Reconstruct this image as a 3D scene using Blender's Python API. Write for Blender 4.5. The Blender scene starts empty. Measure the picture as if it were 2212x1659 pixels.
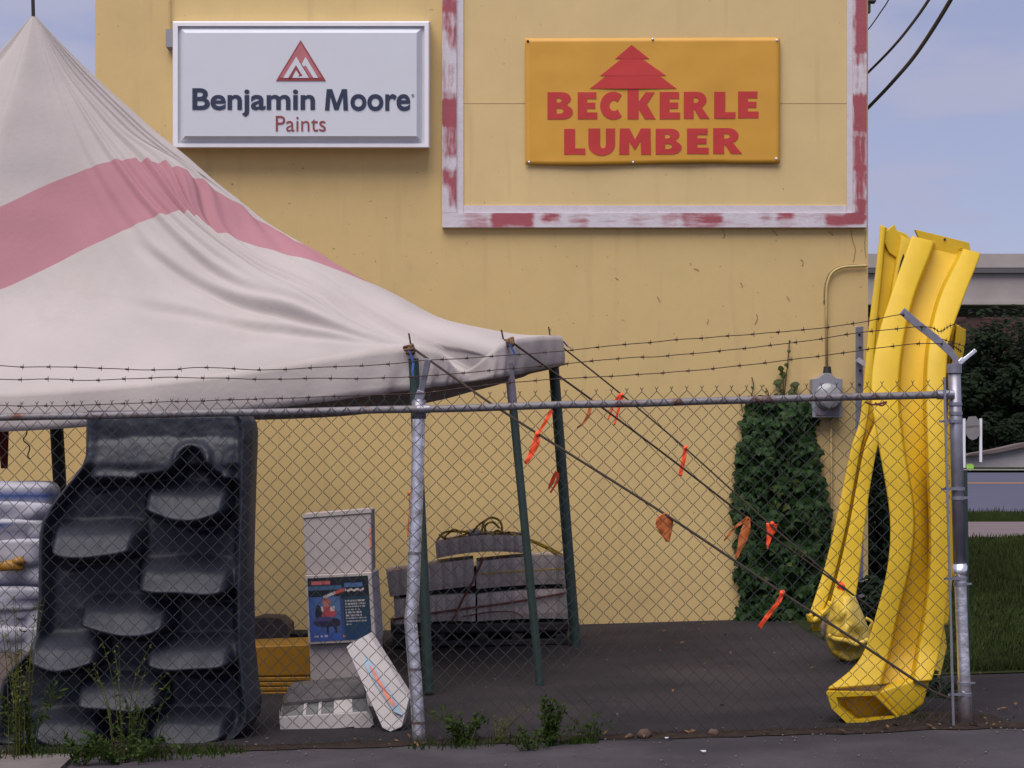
import bpy, math, random
from mathutils import Vector, Matrix, noise
from mathutils.geometry import tessellate_polygon
random.seed(11)
sc = bpy.context.scene
COL = sc.collection
F, CX, HY, HC = 3540.0, 1106.0, 1007.0, 1.51      # photo focal length, centre column, horizon row (2212-wide units), eye height
V = Vector
def P(x, y, Y):
    return V(((x-CX)/F*Y, Y, HC+(HY-y)/F*Y))
def SC(Y): return F/Y
def rnd(a, b): return random.uniform(a, b)
def clamp(v, a, b): return max(a, min(b, v))
def lerp(a, b, t): return a+(b-a)*t
def interp(tab, v):
    if v <= tab[0][0]: return tab[0][1]
    for (a, b), (c, d) in zip(tab, tab[1:]):
        if v <= c: return b+(d-b)*(v-a)/(c-a)
    return tab[-1][1]
RISE = [(15, 0), (45, .20), (75, 1.15), (100, 1.9)]
def zg(X, Y): return .03*clamp(X, -6, 4)-.02+interp(RISE, Y)
def cat(pts, n):
    """Catmull-Rom through tuples; n samples per span"""
    p = [tuple(q) for q in pts]; out = []
    for i in range(len(p)-1):
        p0 = p[max(i-1, 0)]; p1 = p[i]; p2 = p[i+1]; p3 = p[min(i+2, len(p)-1)]
        for k in range(n):
            t = k/n
            out.append(tuple(.5*(2*b+(c-a)*t+(2*a-5*b+4*c-d)*t*t+(3*b-a-3*c+d)*t**3) for a, b, c, d in zip(p0, p1, p2, p3)))
    out.append(p[-1])
    return out
# ---------------------------------------------------------------- materials
def mat(name, col, rough=.7, metal=0, var=.12, scale=6, bump=0, bscale=60, col2=None, patch=None, stretch=(1,1,1), spec=.5, attr=None, speck=None, drip=None):
    m = bpy.data.materials.new(name); m.use_nodes = True
    nt = m.node_tree; N = nt.nodes; L = nt.links
    b = N['Principled BSDF']; b.inputs['Roughness'].default_value = rough; b.inputs['Metallic'].default_value = metal
    b.inputs['Specular IOR Level'].default_value = spec
    tc = N.new('ShaderNodeTexCoord'); mp = N.new('ShaderNodeMapping'); mp.inputs['Scale'].default_value = stretch
    L.new(tc.outputs['Object'], mp.inputs['Vector'])
    nz = N.new('ShaderNodeTexNoise'); nz.inputs['Scale'].default_value = scale; nz.inputs['Detail'].default_value = 6; nz.inputs['Roughness'].default_value = .65
    L.new(mp.outputs['Vector'], nz.inputs['Vector'])
    mx = N.new('ShaderNodeMix'); mx.data_type = 'RGBA'
    rp = N.new('ShaderNodeMapRange'); rp.inputs['From Min'].default_value = .3; rp.inputs['From Max'].default_value = .7
    L.new(nz.outputs['Fac'], rp.inputs['Value']); L.new(rp.outputs['Result'], mx.inputs['Factor'])
    c = V(col[:3])
    A, B = (c*(1-var)), (c*(1+var)) if col2 is None else V(col2)
    if col2 is not None: A = c
    mx.inputs['A'].default_value = (*A, 1); mx.inputs['B'].default_value = (*B, 1)
    out = mx.outputs['Result']
    if patch:                                          # stains: (colour, scale, threshold, softness)
        pc, ps, th, so = patch[:4]
        n2 = N.new('ShaderNodeTexNoise'); n2.inputs['Scale'].default_value = ps; n2.inputs['Detail'].default_value = 8; n2.inputs['Roughness'].default_value = .7
        L.new(mp.outputs['Vector'], n2.inputs['Vector'])
        r2 = N.new('ShaderNodeMapRange'); r2.inputs['From Min'].default_value = th; r2.inputs['From Max'].default_value = th+so
        L.new(n2.outputs['Fac'], r2.inputs['Value'])
        m2 = N.new('ShaderNodeMix'); m2.data_type = 'RGBA'; m2.inputs['B'].default_value = (*pc, 1)
        L.new(r2.outputs['Result'], m2.inputs['Factor']); L.new(out, m2.inputs['A']); out = m2.outputs['Result']
    for lay in (speck, drip):
        if not lay: continue
        pc, ps, th, so, stv = lay
        mp2 = N.new('ShaderNodeMapping'); mp2.inputs['Scale'].default_value = stv; mp2.inputs['Location'].default_value = (3.1, 1.7, 5.3); L.new(tc.outputs['Object'], mp2.inputs['Vector'])
        n4 = N.new('ShaderNodeTexNoise'); n4.inputs['Scale'].default_value = ps; n4.inputs['Detail'].default_value = 5; L.new(mp2.outputs['Vector'], n4.inputs['Vector'])
        r4 = N.new('ShaderNodeMapRange'); r4.inputs['From Min'].default_value = th; r4.inputs['From Max'].default_value = th+so; L.new(n4.outputs['Fac'], r4.inputs['Value'])
        m4 = N.new('ShaderNodeMix'); m4.data_type = 'RGBA'; m4.inputs['B'].default_value = (*pc, 1); L.new(r4.outputs['Result'], m4.inputs['Factor']); L.new(out, m4.inputs['A']); out = m4.outputs['Result']
    if attr:
        at = N.new('ShaderNodeAttribute'); at.attribute_name = 'paint'
        if attr == 'color':
            m3 = N.new('ShaderNodeMix'); m3.data_type = 'RGBA'; m3.blend_type = 'MULTIPLY'; m3.inputs['Factor'].default_value = 1
            L.new(out, m3.inputs['A']); L.new(at.outputs['Color'], m3.inputs['B']); out = m3.outputs['Result']
    L.new(out, b.inputs['Base Color'])
    if bump:
        n3 = N.new('ShaderNodeTexNoise'); n3.inputs['Scale'].default_value = bscale; n3.inputs['Detail'].default_value = 5
        L.new(mp.outputs['Vector'], n3.inputs['Vector'])
        bp = N.new('ShaderNodeBump'); bp.inputs['Strength'].default_value = bump; bp.inputs['Distance'].default_value = .02
        L.new(n3.outputs['Fac'], bp.inputs['Height']); L.new(bp.outputs['Normal'], b.inputs['Normal'])
    m['bsdf'] = 1
    return m
M = {}
M['wall'] = mat('yellow_stucco', (.62,.45,.205), .9, var=.07, scale=1.3, bump=.07, bscale=70, patch=((.50,.355,.17), 1.3, .50, .3), spec=.2, speck=((.30,.21,.11), 22, .70, .06, (1,1,1)), drip=((.52,.375,.185), 3.0, .58, .25, (2.4,1,.22)))
M['panel'] = mat('yellow_panel', (.64,.47,.225), .75, var=.05, scale=2, bump=.03, bscale=60, spec=.3, speck=((.34,.24,.12), 26, .72, .05, (1,1,1)), drip=((.55,.40,.19), 3.0, .58, .25, (2.4,1,.25)))
M['concrete'] = mat('concrete', (.33,.30,.31), .9, var=.12, scale=1.5, bump=.2, bscale=20)
M['overpass'] = mat('overpass_concrete', (.36,.31,.30), .9, var=.1, scale=.4)
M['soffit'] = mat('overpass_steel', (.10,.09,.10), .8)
M['brick'] = mat('dark_brick', (.07,.03,.028), .9, var=.2)
M['asphalt'] = mat('asphalt', (.054,.046,.054), .93, var=.30, scale=1.8, bump=.6, bscale=90, patch=((.085,.07,.075), 34, .60, .08), spec=.25, speck=((.12,.105,.105), 150, .66, .05, (1,1,1)), drip=((.034,.03,.036), .9, .50, .16, (1,1,1)))
M['yard'] = mat('yard_asphalt', (.027,.0225,.0255), .95, var=.4, scale=1.1, bump=.7, bscale=70, patch=((.043,.032,.031), 16, .60, .1), spec=.2, speck=((.09,.075,.07), 130, .68, .05, (1,1,1)), drip=((.042,.034,.035), .8, .52, .18, (1,1,1)))
M['dirt'] = mat('dirt', (.033,.024,.02), 1, var=.4, scale=18, bump=.9, bscale=80, patch=((.075,.05,.033), 60, .62, .06), spec=.1)
M['slab'] = mat('slab_concrete', (.13,.108,.105), .9, var=.25, scale=5, bump=.4, bscale=60)
M['soil'] = mat('ground_soil', (.045,.06,.025), 1, var=.3, scale=3, bump=.5, bscale=30)
M['lawn'] = mat('lawn', (.022,.029,.010), 1, var=.4, scale=1.6, bump=.8, bscale=40, spec=.1, patch=((.036,.03,.014), 1.1, .52, .2))
M['walk'] = mat('sidewalk', (.135,.10,.10), .9, var=.1, scale=1)
M['road'] = mat('road', (.062,.062,.10), .85, var=.08, scale=.4)
M['line'] = mat('road_line', (.22,.115,.06), .8)
M['white_metal'] = mat('white_metal', (.78,.76,.80), .42, var=.04)
M['face'] = mat('sign_face', (.60,.61,.66), .3, var=.03, scale=1)
M['navy'] = mat('navy_letter', (.016,.024,.062), .45)
M['maroon'] = mat('maroon_letter', (.26,.040,.045), .45)
M['rose'] = mat('rose_print', (.42,.13,.145), .45)
M['banner'] = mat('orange_vinyl', (.60,.30,.028), .5, var=.05, scale=2.5, bump=.06, bscale=7)
M['banner_red'] = mat('red_vinyl', (.50,.032,.026), .38, var=.1, scale=1.2, bump=.05, bscale=6)
M['steel'] = mat('small_steel', (.5,.5,.52), .35, metal=.9)
M['grey_paint'] = mat('grey_box', (.25,.25,.29), .5, var=.1)
M['board'] = mat('peeling_board', (1,1,1), .75, var=.06, scale=9, attr='color', bump=.15, bscale=50)
M['print'] = mat('carton_print', (1,1,1), .45, var=.06, scale=9, attr='color')
M['galv'] = mat('galvanised_steel', (.27,.26,.31), .42, metal=.55, var=.18, scale=14)
M['galv_new'] = mat('bright_galvanised', (.90,.88,.94), .33, metal=.88, var=.12, scale=30, bump=.55, bscale=11)
M['rail'] = mat('weathered_rail', (.21,.19,.205), .6, metal=.3, var=.15, scale=9, patch=((.13,.052,.028), 7, .53, .10), stretch=(1,1,1))
M['mesh'] = mat('fence_wire', (.036,.040,.039), .7, metal=.0, var=.2)
M['barb'] = mat('rusty_wire', (.055,.030,.024), .8, metal=.2, var=.3, scale=20)
M['pole'] = mat('green_paint', (.022,.042,.037), .5, var=.2, scale=8)
M['polegrey'] = mat('grey_violet_paint', (.19,.16,.20), .55, var=.15)
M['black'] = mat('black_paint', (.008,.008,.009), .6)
M['rope'] = mat('rope', (.045,.03,.022), .95, var=.3, scale=60)
M['ropeknot'] = mat('rope_knot', (.16,.085,.045), .95, var=.4, scale=60)
M['blue_tape'] = mat('blue_tape', (.05,.12,.36), .6)
M['tape'] = mat('orange_tape', (1.0,.095,.02), .5, var=.1, scale=10)
M['tape_old'] = mat('faded_orange_tape', (.50,.13,.025), .6, var=.2, scale=14)
M['cable'] = mat('black_cable', (.022,.018,.02), .6)
M['yellow'] = mat('yellow_plastic', (.64,.405,.008), .55, var=.1, scale=3, bump=.04, bscale=12, patch=((.60,.36,.02), 5, .66, .12))
M['yellow_old'] = mat('old_yellow_plastic', (.62,.42,.05), .45, var=.15, scale=8, bump=.25, bscale=25)
M['ochre'] = mat('ochre_plastic', (.27,.125,.005), .5, var=.1, scale=5)
M['rockplastic'] = mat('grey_rock_plastic', (.019,.021,.033), .5, var=.3, scale=5, bump=.08, bscale=38, patch=((.025,.027,.039), 6, .55, .2), spec=.35)
M['carton'] = mat('dirty_white_carton', (.41,.35,.335), .8, var=.07, scale=5)
M['carton_shade'] = mat('shaded_carton_side', (.22,.20,.24), .8, var=.12, scale=5)  # darker carton colour carrying the shade of the right-hand faces
M['white_plastic'] = mat('white_plastic', (.44,.395,.385), .5, var=.06, scale=6, patch=((.30,.25,.22), 5, .62, .2))
M['grime'] = mat('grimy_plastic', (.09,.078,.078), .7, var=.4, scale=9, patch=((.22,.19,.19), 7, .58, .15))
M['darkwin'] = mat('dark_panel', (.03,.028,.032), .35, var=.4, scale=12)
M['lightblue'] = mat('pale_blue_print', (.28,.37,.46), .6, var=.2, scale=12)
M['orangeprint'] = mat('orange_print', (.62,.20,.13), .6, var=.15, scale=12)
M['bundle'] = mat('weathered_bundle', (.50,.42,.38), .95, var=.28, scale=5, stretch=(5,1,.6), bump=.3, bscale=30)
M['pallet'] = mat('dark_pallet', (.030,.026,.028), .9, var=.3)
M['strap'] = mat('rust_strap', (.17,.045,.032), .7)
M['ystrap'] = mat('yellow_strap', (.50,.33,.018), .6)
M['wrap'] = mat('plastic_wrap', (.55,.55,.60), .3)
M['tarp'] = mat('dark_tarp', (.05,.05,.10), .5)
M['bagwhite'] = mat('white_bag', (.33,.315,.36), .6, var=.08, scale=6, attr='color', bump=.2, bscale=12)
M['redcloth'] = mat('red_cloth', (.20,.025,.022), .8)
M['block'] = mat('pale_block', (.16,.12,.105), .95, var=.15, scale=6)
M['leaf_ivy'] = mat('ivy_leaf', (.015,.036,.010), .55, var=.5, scale=7, spec=.12)
M['leaf_ivy2'] = mat('ivy_young_leaf', (.04,.052,.012), .5, var=.3, scale=7, spec=.12)
M['vine_dry'] = mat('dry_vine', (.24,.165,.075), .9)
M['leaf_ivy3'] = mat('ivy_mid_leaf', (.020,.046,.011), .55, var=.5, scale=9, spec=.12)
M['stem'] = mat('brown_stem', (.09,.05,.025), .9)
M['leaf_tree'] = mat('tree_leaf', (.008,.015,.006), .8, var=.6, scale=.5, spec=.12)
M['leaf_shrub'] = mat('shrub_leaf', (.010,.019,.009), .8, var=.5, scale=4, spec=.12)
M['bark'] = mat('bark', (.05,.04,.035), .95, var=.3)
M['weed'] = mat('weed_green', (.025,.042,.007), .7, var=.35, scale=9, spec=.12)
M['weed_dry'] = mat('dry_weed', (.075,.078,.02), .8, var=.35, scale=14, spec=.12)
M['grass'] = mat('grass_blade', (.028,.040,.010), .8, var=.45, scale=2, spec=.12)
M['stone'] = mat('brown_stone', (.09,.05,.038), .9, var=.3, scale=20, bump=.3)
M['litter'] = mat('dead_leaf', (.16,.085,.035), .9, var=.4, scale=10)
M['paper'] = mat('paper_scrap', (.6,.6,.66), .7)
M['lime'] = mat('lime_paint', (.30,.55,.08), .6)
M['signgrey'] = mat('grey_sign', (.20,.185,.19), .7)
M['glass'] = mat('meter_glass', (.30,.30,.32), .12, var=.2, scale=40)
M['conduit'] = mat('painted_conduit', (.52,.38,.16), .7)
M['conduit_dirty'] = mat('dirty_conduit', (.30,.22,.11), .8)

M['panel_seam'] = mat('panel_seam', (.52,.375,.175), .8)
M['seam'] = mat('canvas_seam', (.33,.27,.26), .9)
def canopy_mat(name, base, stain, scl):
    return mat(name, base, .85, var=.05, scale=1.2, bump=.10, bscale=26, patch=(stain, 1.1, .52, .30), spec=.2)
M['canvas'] = canopy_mat('offwhite_canvas', (.43,.38,.37), (.375,.325,.305), 1)
M['canvas_pink'] = canopy_mat('faded_red_canvas', (.38,.18,.205), (.35,.165,.185), 1)
M['valance'] = mat('valance_canvas', (.43,.375,.36), .85, var=.08, scale=2, bump=.12, bscale=30, patch=((.36,.29,.24), 2.2, .58, .2), spec=.2)
for k in ('canvas', 'canvas_pink', 'valance'):          # sun-bleached cloth lets a little light through
    nt = M[k].node_tree; b = nt.nodes['Principled BSDF']
    b.inputs['Transmission Weight'].default_value = 0

# ---------------------------------------------------------------- mesh building
def wloc(o):
    p = V((0, 0, 0))
    while o is not None:
        p += o.location; o = o.parent
    return p
class MB:
    def __init__(s): s.v = []; s.f = []; s.c = None
    def add(s, vs, fs):
        o = len(s.v); s.v += [V(p) for p in vs]; s.f += [tuple(i+o for i in f) for f in fs]; return s
    def box(s, x0, x1, y0, y1, z0, z1):
        v = [(x, y, z) for z in (z0, z1) for y in (y0, y1) for x in (x0, x1)]
        return s.add(v, [(0,2,3,1), (4,5,7,6), (0,1,5,4), (2,6,7,3), (0,4,6,2), (1,3,7,5)])
    def hexa(s, a, b):
        """two quads (front a, back b), same order"""
        return s.add(list(a)+list(b), [(0,1,2,3), (7,6,5,4), (0,4,5,1), (1,5,6,2), (2,6,7,3), (3,7,4,0)])
    def bar(s, a, b, w, d, up=V((0,1,0))):
        """rectangular bar from a to b, width w across, depth d along up"""
        a, b = V(a), V(b); t = (b-a).normalized(); x = t.cross(up).normalized(); y = x.cross(t).normalized()
        q = [(-1,-1), (1,-1), (1,1), (-1,1)]
        return s.hexa([a+x*w/2*i+y*d/2*j for i, j in q], [b+x*w/2*i+y*d/2*j for i, j in q])
    def tube(s, pts, r, n=8, cap=True):
        pts = [V(p) for p in pts]; R = r if isinstance(r, (list, tuple)) else [r]*len(pts)
        o = len(s.v); ref = None
        for i, p in enumerate(pts):
            t = (pts[min(i+1, len(pts)-1)]-pts[max(i-1, 0)]).normalized()
            if ref is None:
                ref = t.orthogonal().normalized()
            ref = (ref-t*ref.dot(t)).normalized(); bi = t.cross(ref)
            for k in range(n):
                a = 2*math.pi*k/n
                s.v.append(p+(ref*math.cos(a)+bi*math.sin(a))*R[i])
        for i in range(len(pts)-1):
            for k in range(n):
                s.f.append((o+i*n+k, o+i*n+(k+1) % n, o+(i+1)*n+(k+1) % n, o+(i+1)*n+k))
        if cap:
            s.f.append(tuple(o+k for k in reversed(range(n)))); s.f.append(tuple(o+(len(pts)-1)*n+k for k in range(n)))
        return s
    def grid(s, rows, closed=False):
        o = len(s.v); n = len(rows[0])
        for r in rows: s.v += [V(p) for p in r]
        for i in range(len(rows)-1):
            for k in range(n if closed else n-1):
                s.f.append((o+i*n+k, o+i*n+(k+1) % n, o+(i+1)*n+(k+1) % n, o+(i+1)*n+k))
        return s
    def prism(s, loops, fn, back):
        """loops: 2-D outlines (outer first, then holes); fn(x,y)->front point; back: offset vector"""
        vs = [fn(*p) for lp in loops for p in lp]
        tris = tessellate_polygon([[V((p[0], -p[1], 0)) for p in lp] for lp in loops])
        n = len(vs); fs = [tuple(t) for t in tris]+[tuple(i+n for i in reversed(t)) for t in tris]
        o = 0
        for lp in loops:
            m = len(lp)
            for i in range(m):
                j = (i+1) % m; fs.append((o+i, o+i+n, o+j+n, o+j))
            o += m
        return s.add(vs+[p+back for p in vs], fs)
    def blob(s, c, rx, ry, rz, n=10, m=6, jit=.0, seed=0, pw=1):
        rows = []
        for i in range(m+1):
            th = math.pi*i/m-math.pi/2
            row = []
            for k in range(n):
                a = 2*math.pi*k/n
                f = lambda q: math.copysign(abs(q)**pw, q)
                d = V((f(math.cos(th))*f(math.cos(a)), f(math.cos(th))*f(math.sin(a)), f(math.sin(th))))
                j = 1+jit*noise.noise(d*1.7+V((seed, 0, 0)))
                row.append(V(c)+V((d.x*rx, d.y*ry, d.z*rz))*j)
            rows.append(row)
        return s.grid(rows, True)
    def build(s, name, m, parent=None, smooth=False, angle=None, origin=None, colors=None, fix=True):
        if parent is not None: base = wloc(parent)
        elif origin is not None: base = V(origin)
        else:
            xs = [p.x for p in s.v]; ys = [p.y for p in s.v]; zs = [p.z for p in s.v]
            base = V(((min(xs)+max(xs))/2, (min(ys)+max(ys))/2, min(zs)))
        me = bpy.data.meshes.new(name)
        me.from_pydata([p-base for p in s.v], [], s.f); me.validate()
        if fix:
            import bmesh
            bm = bmesh.new(); bm.from_mesh(me); bmesh.ops.recalc_face_normals(bm, faces=bm.faces); bm.to_mesh(me); bm.free()
        me.materials.append(m)
        if smooth or angle:
            for p in me.polygons: p.use_smooth = True
            if angle: me.set_sharp_from_angle(angle=math.radians(angle))
        if colors:
            at = me.attributes.new('paint', 'FLOAT_COLOR', 'POINT')
            for i, c in enumerate(colors): at.data[i].color = (*c[:3], 1)
        o = bpy.data.objects.new(name, me); COL.objects.link(o)
        if parent is not None: o.parent = parent
        else: o.location = base
        return o
def tag(o, label=None, cat=None, group=None, kind=None):
    if label: o['label'] = label
    if cat: o['category'] = cat
    if group: o['group'] = group
    if kind: o['kind'] = kind
    return o
def empty(name, loc, label, cat, group=None):
    o = bpy.data.objects.new(name, None); o.empty_display_size = .2; COL.objects.link(o); o.location = loc
    return tag(o, label, cat, group)
def bevel(o, w, seg=2):
    md = o.modifiers.new('bevel', 'BEVEL'); md.width = w; md.segments = seg; md.limit_method = 'ANGLE'; return o
def solid(o, t, off=0):
    md = o.modifiers.new('thick', 'SOLIDIFY'); md.thickness = t; md.offset = off; return o
def smooth_obj(o):
    for p in o.data.polygons: p.use_smooth = True
    return o
# ================================================================ THE SETTING
def sheet(name, xs, ys, off, m, origin=(0,0,0)):
    b = MB(); b.grid([[V((x, y, zg(x, y)+off)) for x in xs] for y in ys])
    o = b.build(name, m, origin=origin, fix=False); tag(o, kind='structure'); return o
def span(a, b, knees, n):
    s = {round(a+(b-a)*i/n, 4) for i in range(n+1)} | {k for k in knees if a < k < b}
    return sorted(s)
KX, KY = (-6, 4), (15, 45, 75, 100)
sheet('ground', [-500,-150,-50,-20,-6,4,20,50,150,500], [-30,0,15,45,75,100,200,400,900], -.012, M['soil'])
# front pavement: camera side of the fence, and out to the right of the end post
sheet('pavement', span(-14, 14, KX, 20), span(-6, 9.12, (), 8), -.004, M['asphalt'])
# yard inside the fence, with an uneven edge along the fence line
b = MB(); rows = []
for j, t in enumerate([0, .02, .1, .3, .6, 1]):
    row = []
    for i in range(121):
        x = -12+i*.2 if i < 60 else (i-60)*(2.9/60)
        x = -12+12*i/60 if i <= 60 else 2.95*(i-60)/60
        y0 = 9.02+.05*noise.noise(V((x*1.7, 0, 0)))+.03*noise.noise(V((x*6, 4, 0)))
        y = lerp(y0, 15.7, t)
        row.append(V((x, y, zg(x, y)+(.0 if j else -.006)+.012*noise.noise(V((x*.8, y*.8, 2)))*(j > 0)*(j < 5))))
    rows.append(row)
b.grid(rows); tag(b.build('yard', M['yard'], origin=(0,0,0), fix=False, smooth=True), kind='structure')
sheet('side_pavement', span(2.95, 14, KX, 8), span(9.12, 11.6, (), 4), -.004, M['yard'])
# dirt strip on the fence line
b = MB(); rows = []
for j in range(9):
    row = []
    for i in range(161):
        x = -4.2+i*.05
        w = .10+.07*noise.noise(V((x*1.3, 9, 0)))+.05*noise.noise(V((x*5, 2, 0)))
        y = 9.16+(j-4)/4*max(w, .03)+.03*noise.noise(V((x*2, 5, 1)))
        edge = 1-abs(j-4)/4
        row.append(V((x, y, zg(x, y)+.001+edge*(.012+.02*max(0, noise.noise(V((x*7, y*9, 0))))))))
    rows.append(row)
b.grid(rows); tag(b.build('dirt_strip', M['dirt'], origin=(0,0,0), fix=False, smooth=True), kind='structure')
# mound of dirt beside the end post
b = MB(); rows = []
for j in range(13):
    row = []
    for i in range(25):
        u = i/24*2-1; v = j/12*2-1
        x = 2.42+u*.42; y = 9.38+v*.30
        h = max(0, 1-u*u)*max(0, 1-v*v)
        row.append(V((x, y, zg(x, y)-.01+h*(.05+.03*noise.noise(V((x*9, y*9, 0)))))))
    rows.append(row)
b.grid(rows); tag(b.build('dirt_mound', M['dirt'], origin=(0,0,0), fix=False, smooth=True), kind='structure')
# concrete slab edge, front left
b = MB(); lp = [(-5, 7.6), (-2.42, 7.6), (-2.36, 8.5), (-2.40, 9.0), (-2.62, 9.06), (-5, 9.03)]
b.prism([lp], lambda x, y: V((x, y, zg(x, y)+.022)), V((0, 0, -.05)))
tag(b.build('concrete_slab', M['slab'], origin=(0,0,0)), kind='structure')
# right-hand background: lawn, sidewalk, verge, road
sheet('lawn', span(2.6, 60, KX, 16), span(11.3, 29.6, KY, 14), .004, M['lawn'])
sheet('sidewalk', span(2.6, 60, KX, 10), span(29.6, 36.5, KY, 4), .03, M['walk'])
sheet('verge', span(2.6, 60, KX, 10), span(36.5, 44, KY, 4), .004, M['lawn'])
sheet('road', span(-40, 80, KX, 12), span(44, 74, KY, 8), .0, M['road'])
sheet('road_line', span(-40, 80, KX, 12), span(62, 63.3, KY, 1), .008, M['line'])
sheet('far_kerb', span(-40, 80, KX, 12), span(74, 74.7, KY, 1), .12, M['concrete'])
sheet('far_verge', span(-40, 80, KX, 12), span(74.7, 80, KY, 3), .06, M['lawn'])
# ---------------------------------------------------------------- building
YW = 15.6
bl = empty('building', (0, YW, 0), 'yellow stuccoed building with big painted signs on its blank end wall', 'building')
b = MB(); b.box(P(206,0,YW).x, P(1875,0,YW).x, YW, 24, -.4, 6.9); b.build('wall', M['wall'], bl)
b = MB(); b.box(P(206,0,YW).x-.04, P(1875,0,YW).x+.04, YW-.04, 24.04, 6.9, 7.02); b.build('parapet_cap', M['concrete'], bl)
b = MB(); b.box(-13, P(206,0,YW).x-.002, YW+.25, 24, -.6, 2.85); b.build('side_wing', M['wall'], bl)
b = MB(); b.box(-13.05, P(206,0,YW).x-.002, YW+.18, 24.05, 2.85, 2.95); b.build('wing_roof', M['concrete'], bl)
x0 = P(1878,0,YW).x
b = MB(); b.box(x0, x0+.10, 15.75, 15.85, 5.98, 6.14); b.box(x0, x0+.05, 15.77, 15.83, 5.88, 5.98); b.build('cable_bracket', M['soffit'], bl)
# thin dead vine tendrils and cracks on the wall
def wall_tendril(pts, r=.004):
    b = MB(); q = cat([(x, y) for x, y in pts], 5)
    b.tube([P(x+rnd(-.8,.8), y, YW-.004) for x, y in q], r, 5)
    return b
tend = [[(1838,497),(1842,520),(1848,540),(1843,566)], [(1560,496),(1566,508),(1562,515)], [(1668,497),(1676,505),(1680,509)], [(1630,700),(1636,690),(1634,678)],
        [(1420,640),(1426,652)], [(1730,560),(1735,566),(1733,574)], [(1500,580),(1510,584)], [(1790,500),(1800,508)], [(1600,610),(1604,620)], [(1870,500),(1868,530),(1871,556)], [(1330,600),(1336,604)], [(1700,640),(1706,650)], [(1530,690),(1528,700)]]
for t in tend:
    wall_tendril(t, .0024).build('vine_remnant', M['vine_dry'], bl)
# ---------------------------------------------------------------- wood sign board with peeling red border
sb = empty('sign_board', P(1413, 491, 15.56), 'yellow painted board edged with white and peeling red boards', 'sign board')
def rectpx(x0, y0, x1, y1, Ya, Yb, bm=None):
    bm = bm or MB()
    A = P(x0, y1, Ya); B = P(x1, y0, Ya)
    bm.box(A.x, B.x, Ya, Yb, A.z, B.z); return bm
rectpx(985, -90, 1845, 464, 15.565, 15.598).build('panel', M['panel'], sb)
b = MB(); b.box(P(988,0,15.563).x, P(1843,0,15.563).x, 15.5625, 15.567, P(0,223.4,15.563).z, P(0,222,15.563).z); b.build('seam', M['panel_seam'], sb)
WHT, RED = (.60,.545,.585), (.34,.075,.095)
def painted(name, x0, y0, x1, y1, Ya, horizontal, patches, seed, white=None, base=None, par=None):
    """board as a fine grid; 'paint' holds worn red paint over white"""
    nx, ny = max(4, int((x1-x0)/1.6)), max(4, int((y1-y0)/1.6))
    b = MB(); cols = []; rows = []
    for j in range(ny+1):
        row = []
        for i in range(nx+1):
            x = lerp(x0, x1, i/nx); y = lerp(y0, y1, j/ny); row.append(P(x, y, Ya))
            if horizontal: n1 = noise.fractal(V((x*.025, y*.16, seed)), .9, 2.2, 6); n2 = noise.noise(V((x*.010, y*.05, seed+7)))
            else: n1 = noise.fractal(V((x*.16, y*.030, seed)), .9, 2.2, 6); n2 = noise.noise(V((x*.05, y*.012, seed+7)))
            f = -.06+.50*n1+.34*n2
            for (px0, py0, px1, py1, s) in patches:
                dx = max(px0-x, 0, x-px1); dy = max(py0-y, 0, y-py1)
                f += s*max(0, 1-math.hypot(dx, dy)/13)
            f = clamp(f*1.15, 0, 1)
            if white: f = clamp((n1-.55)*1.2, 0, .35)*.5
            g = 1-.08*abs(noise.noise(V((x*.09, y*.09, seed+3))))
            cols.append(tuple(lerp(a*g, r, f) for a, r in zip(WHT, RED)))
        rows.append(row)
    b.grid(rows)
    k = len(b.v); A = P(x0, y1, Ya); B = P(x1, y0, Ya); Yb = 15.599
    vs = [V((A.x, Ya+.0005, A.z)), V((B.x, Ya+.0005, A.z)), V((B.x, Ya+.0005, B.z)), V((A.x, Ya+.0005, B.z))]
    b.add(vs+[V((p.x, Yb, p.z)) for p in vs], [(0,1,5,4), (1,2,6,5), (2,3,7,6), (3,0,4,7)])
    cols += [WHT]*8
    return b.build(name, M['board'], par or sb, colors=cols, fix=False)
def z3(L): return [((1080+a/1.975)/1.1573, b/1.975/1.1573, (1080+c/1.975)/1.1573, d/1.975/1.1573, s) for a, b, c, d, s in L]
painted('bottom_board', 955, 460, 1872, 491, 15.535, True, z3([(310,1062,485,1105,1.3),(560,1060,620,1080,.7),(680,1085,760,1110,.5),(1150,1080,1200,1110,.5),(1245,1060,1420,1075,.7),(1250,1090,1420,1110,.5),(1640,1060,1660,1075,.6),(1715,1058,1770,1075,.8),(1960,1075,2120,1100,1.2),(2060,1050,2125,1080,.8),(180,1080,260,1110,.4)]), 1)
painted('left_board', 955, -90, 986, 459.5, 15.535, False, z3([(60,-200,118,40,.9),(60,60,70,140,.5),(108,60,118,250,.5),(80,150,110,220,.35),(62,512,116,600,1.3),(75,620,116,760,.9),(70,470,110,500,.6),(70,850,118,900,.7),(98,900,118,1010,.8),(60,300,80,420,.2)]), 2)
painted('right_board', 1842, -90, 1872, 459.5, 15.535, False, z3([(2105,-200,2140,240,1.3),(2095,250,2130,300,.6),(2095,480,2140,640,1.3),(2095,680,2130,820,1.1),(2100,840,2128,990,.9),(2100,1010,2125,1060,.9)]), 3)
painted('bottom_stripe', 1001.5, 444, 1829, 460, 15.552, True, [], 4, white=True)
painted('left_stripe', 986, -90, 1001, 460, 15.552, False, [], 5, white=True)
painted('right_stripe', 1829.5, -90, 1842, 460, 15.552, False, [], 6, white=True)
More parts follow.
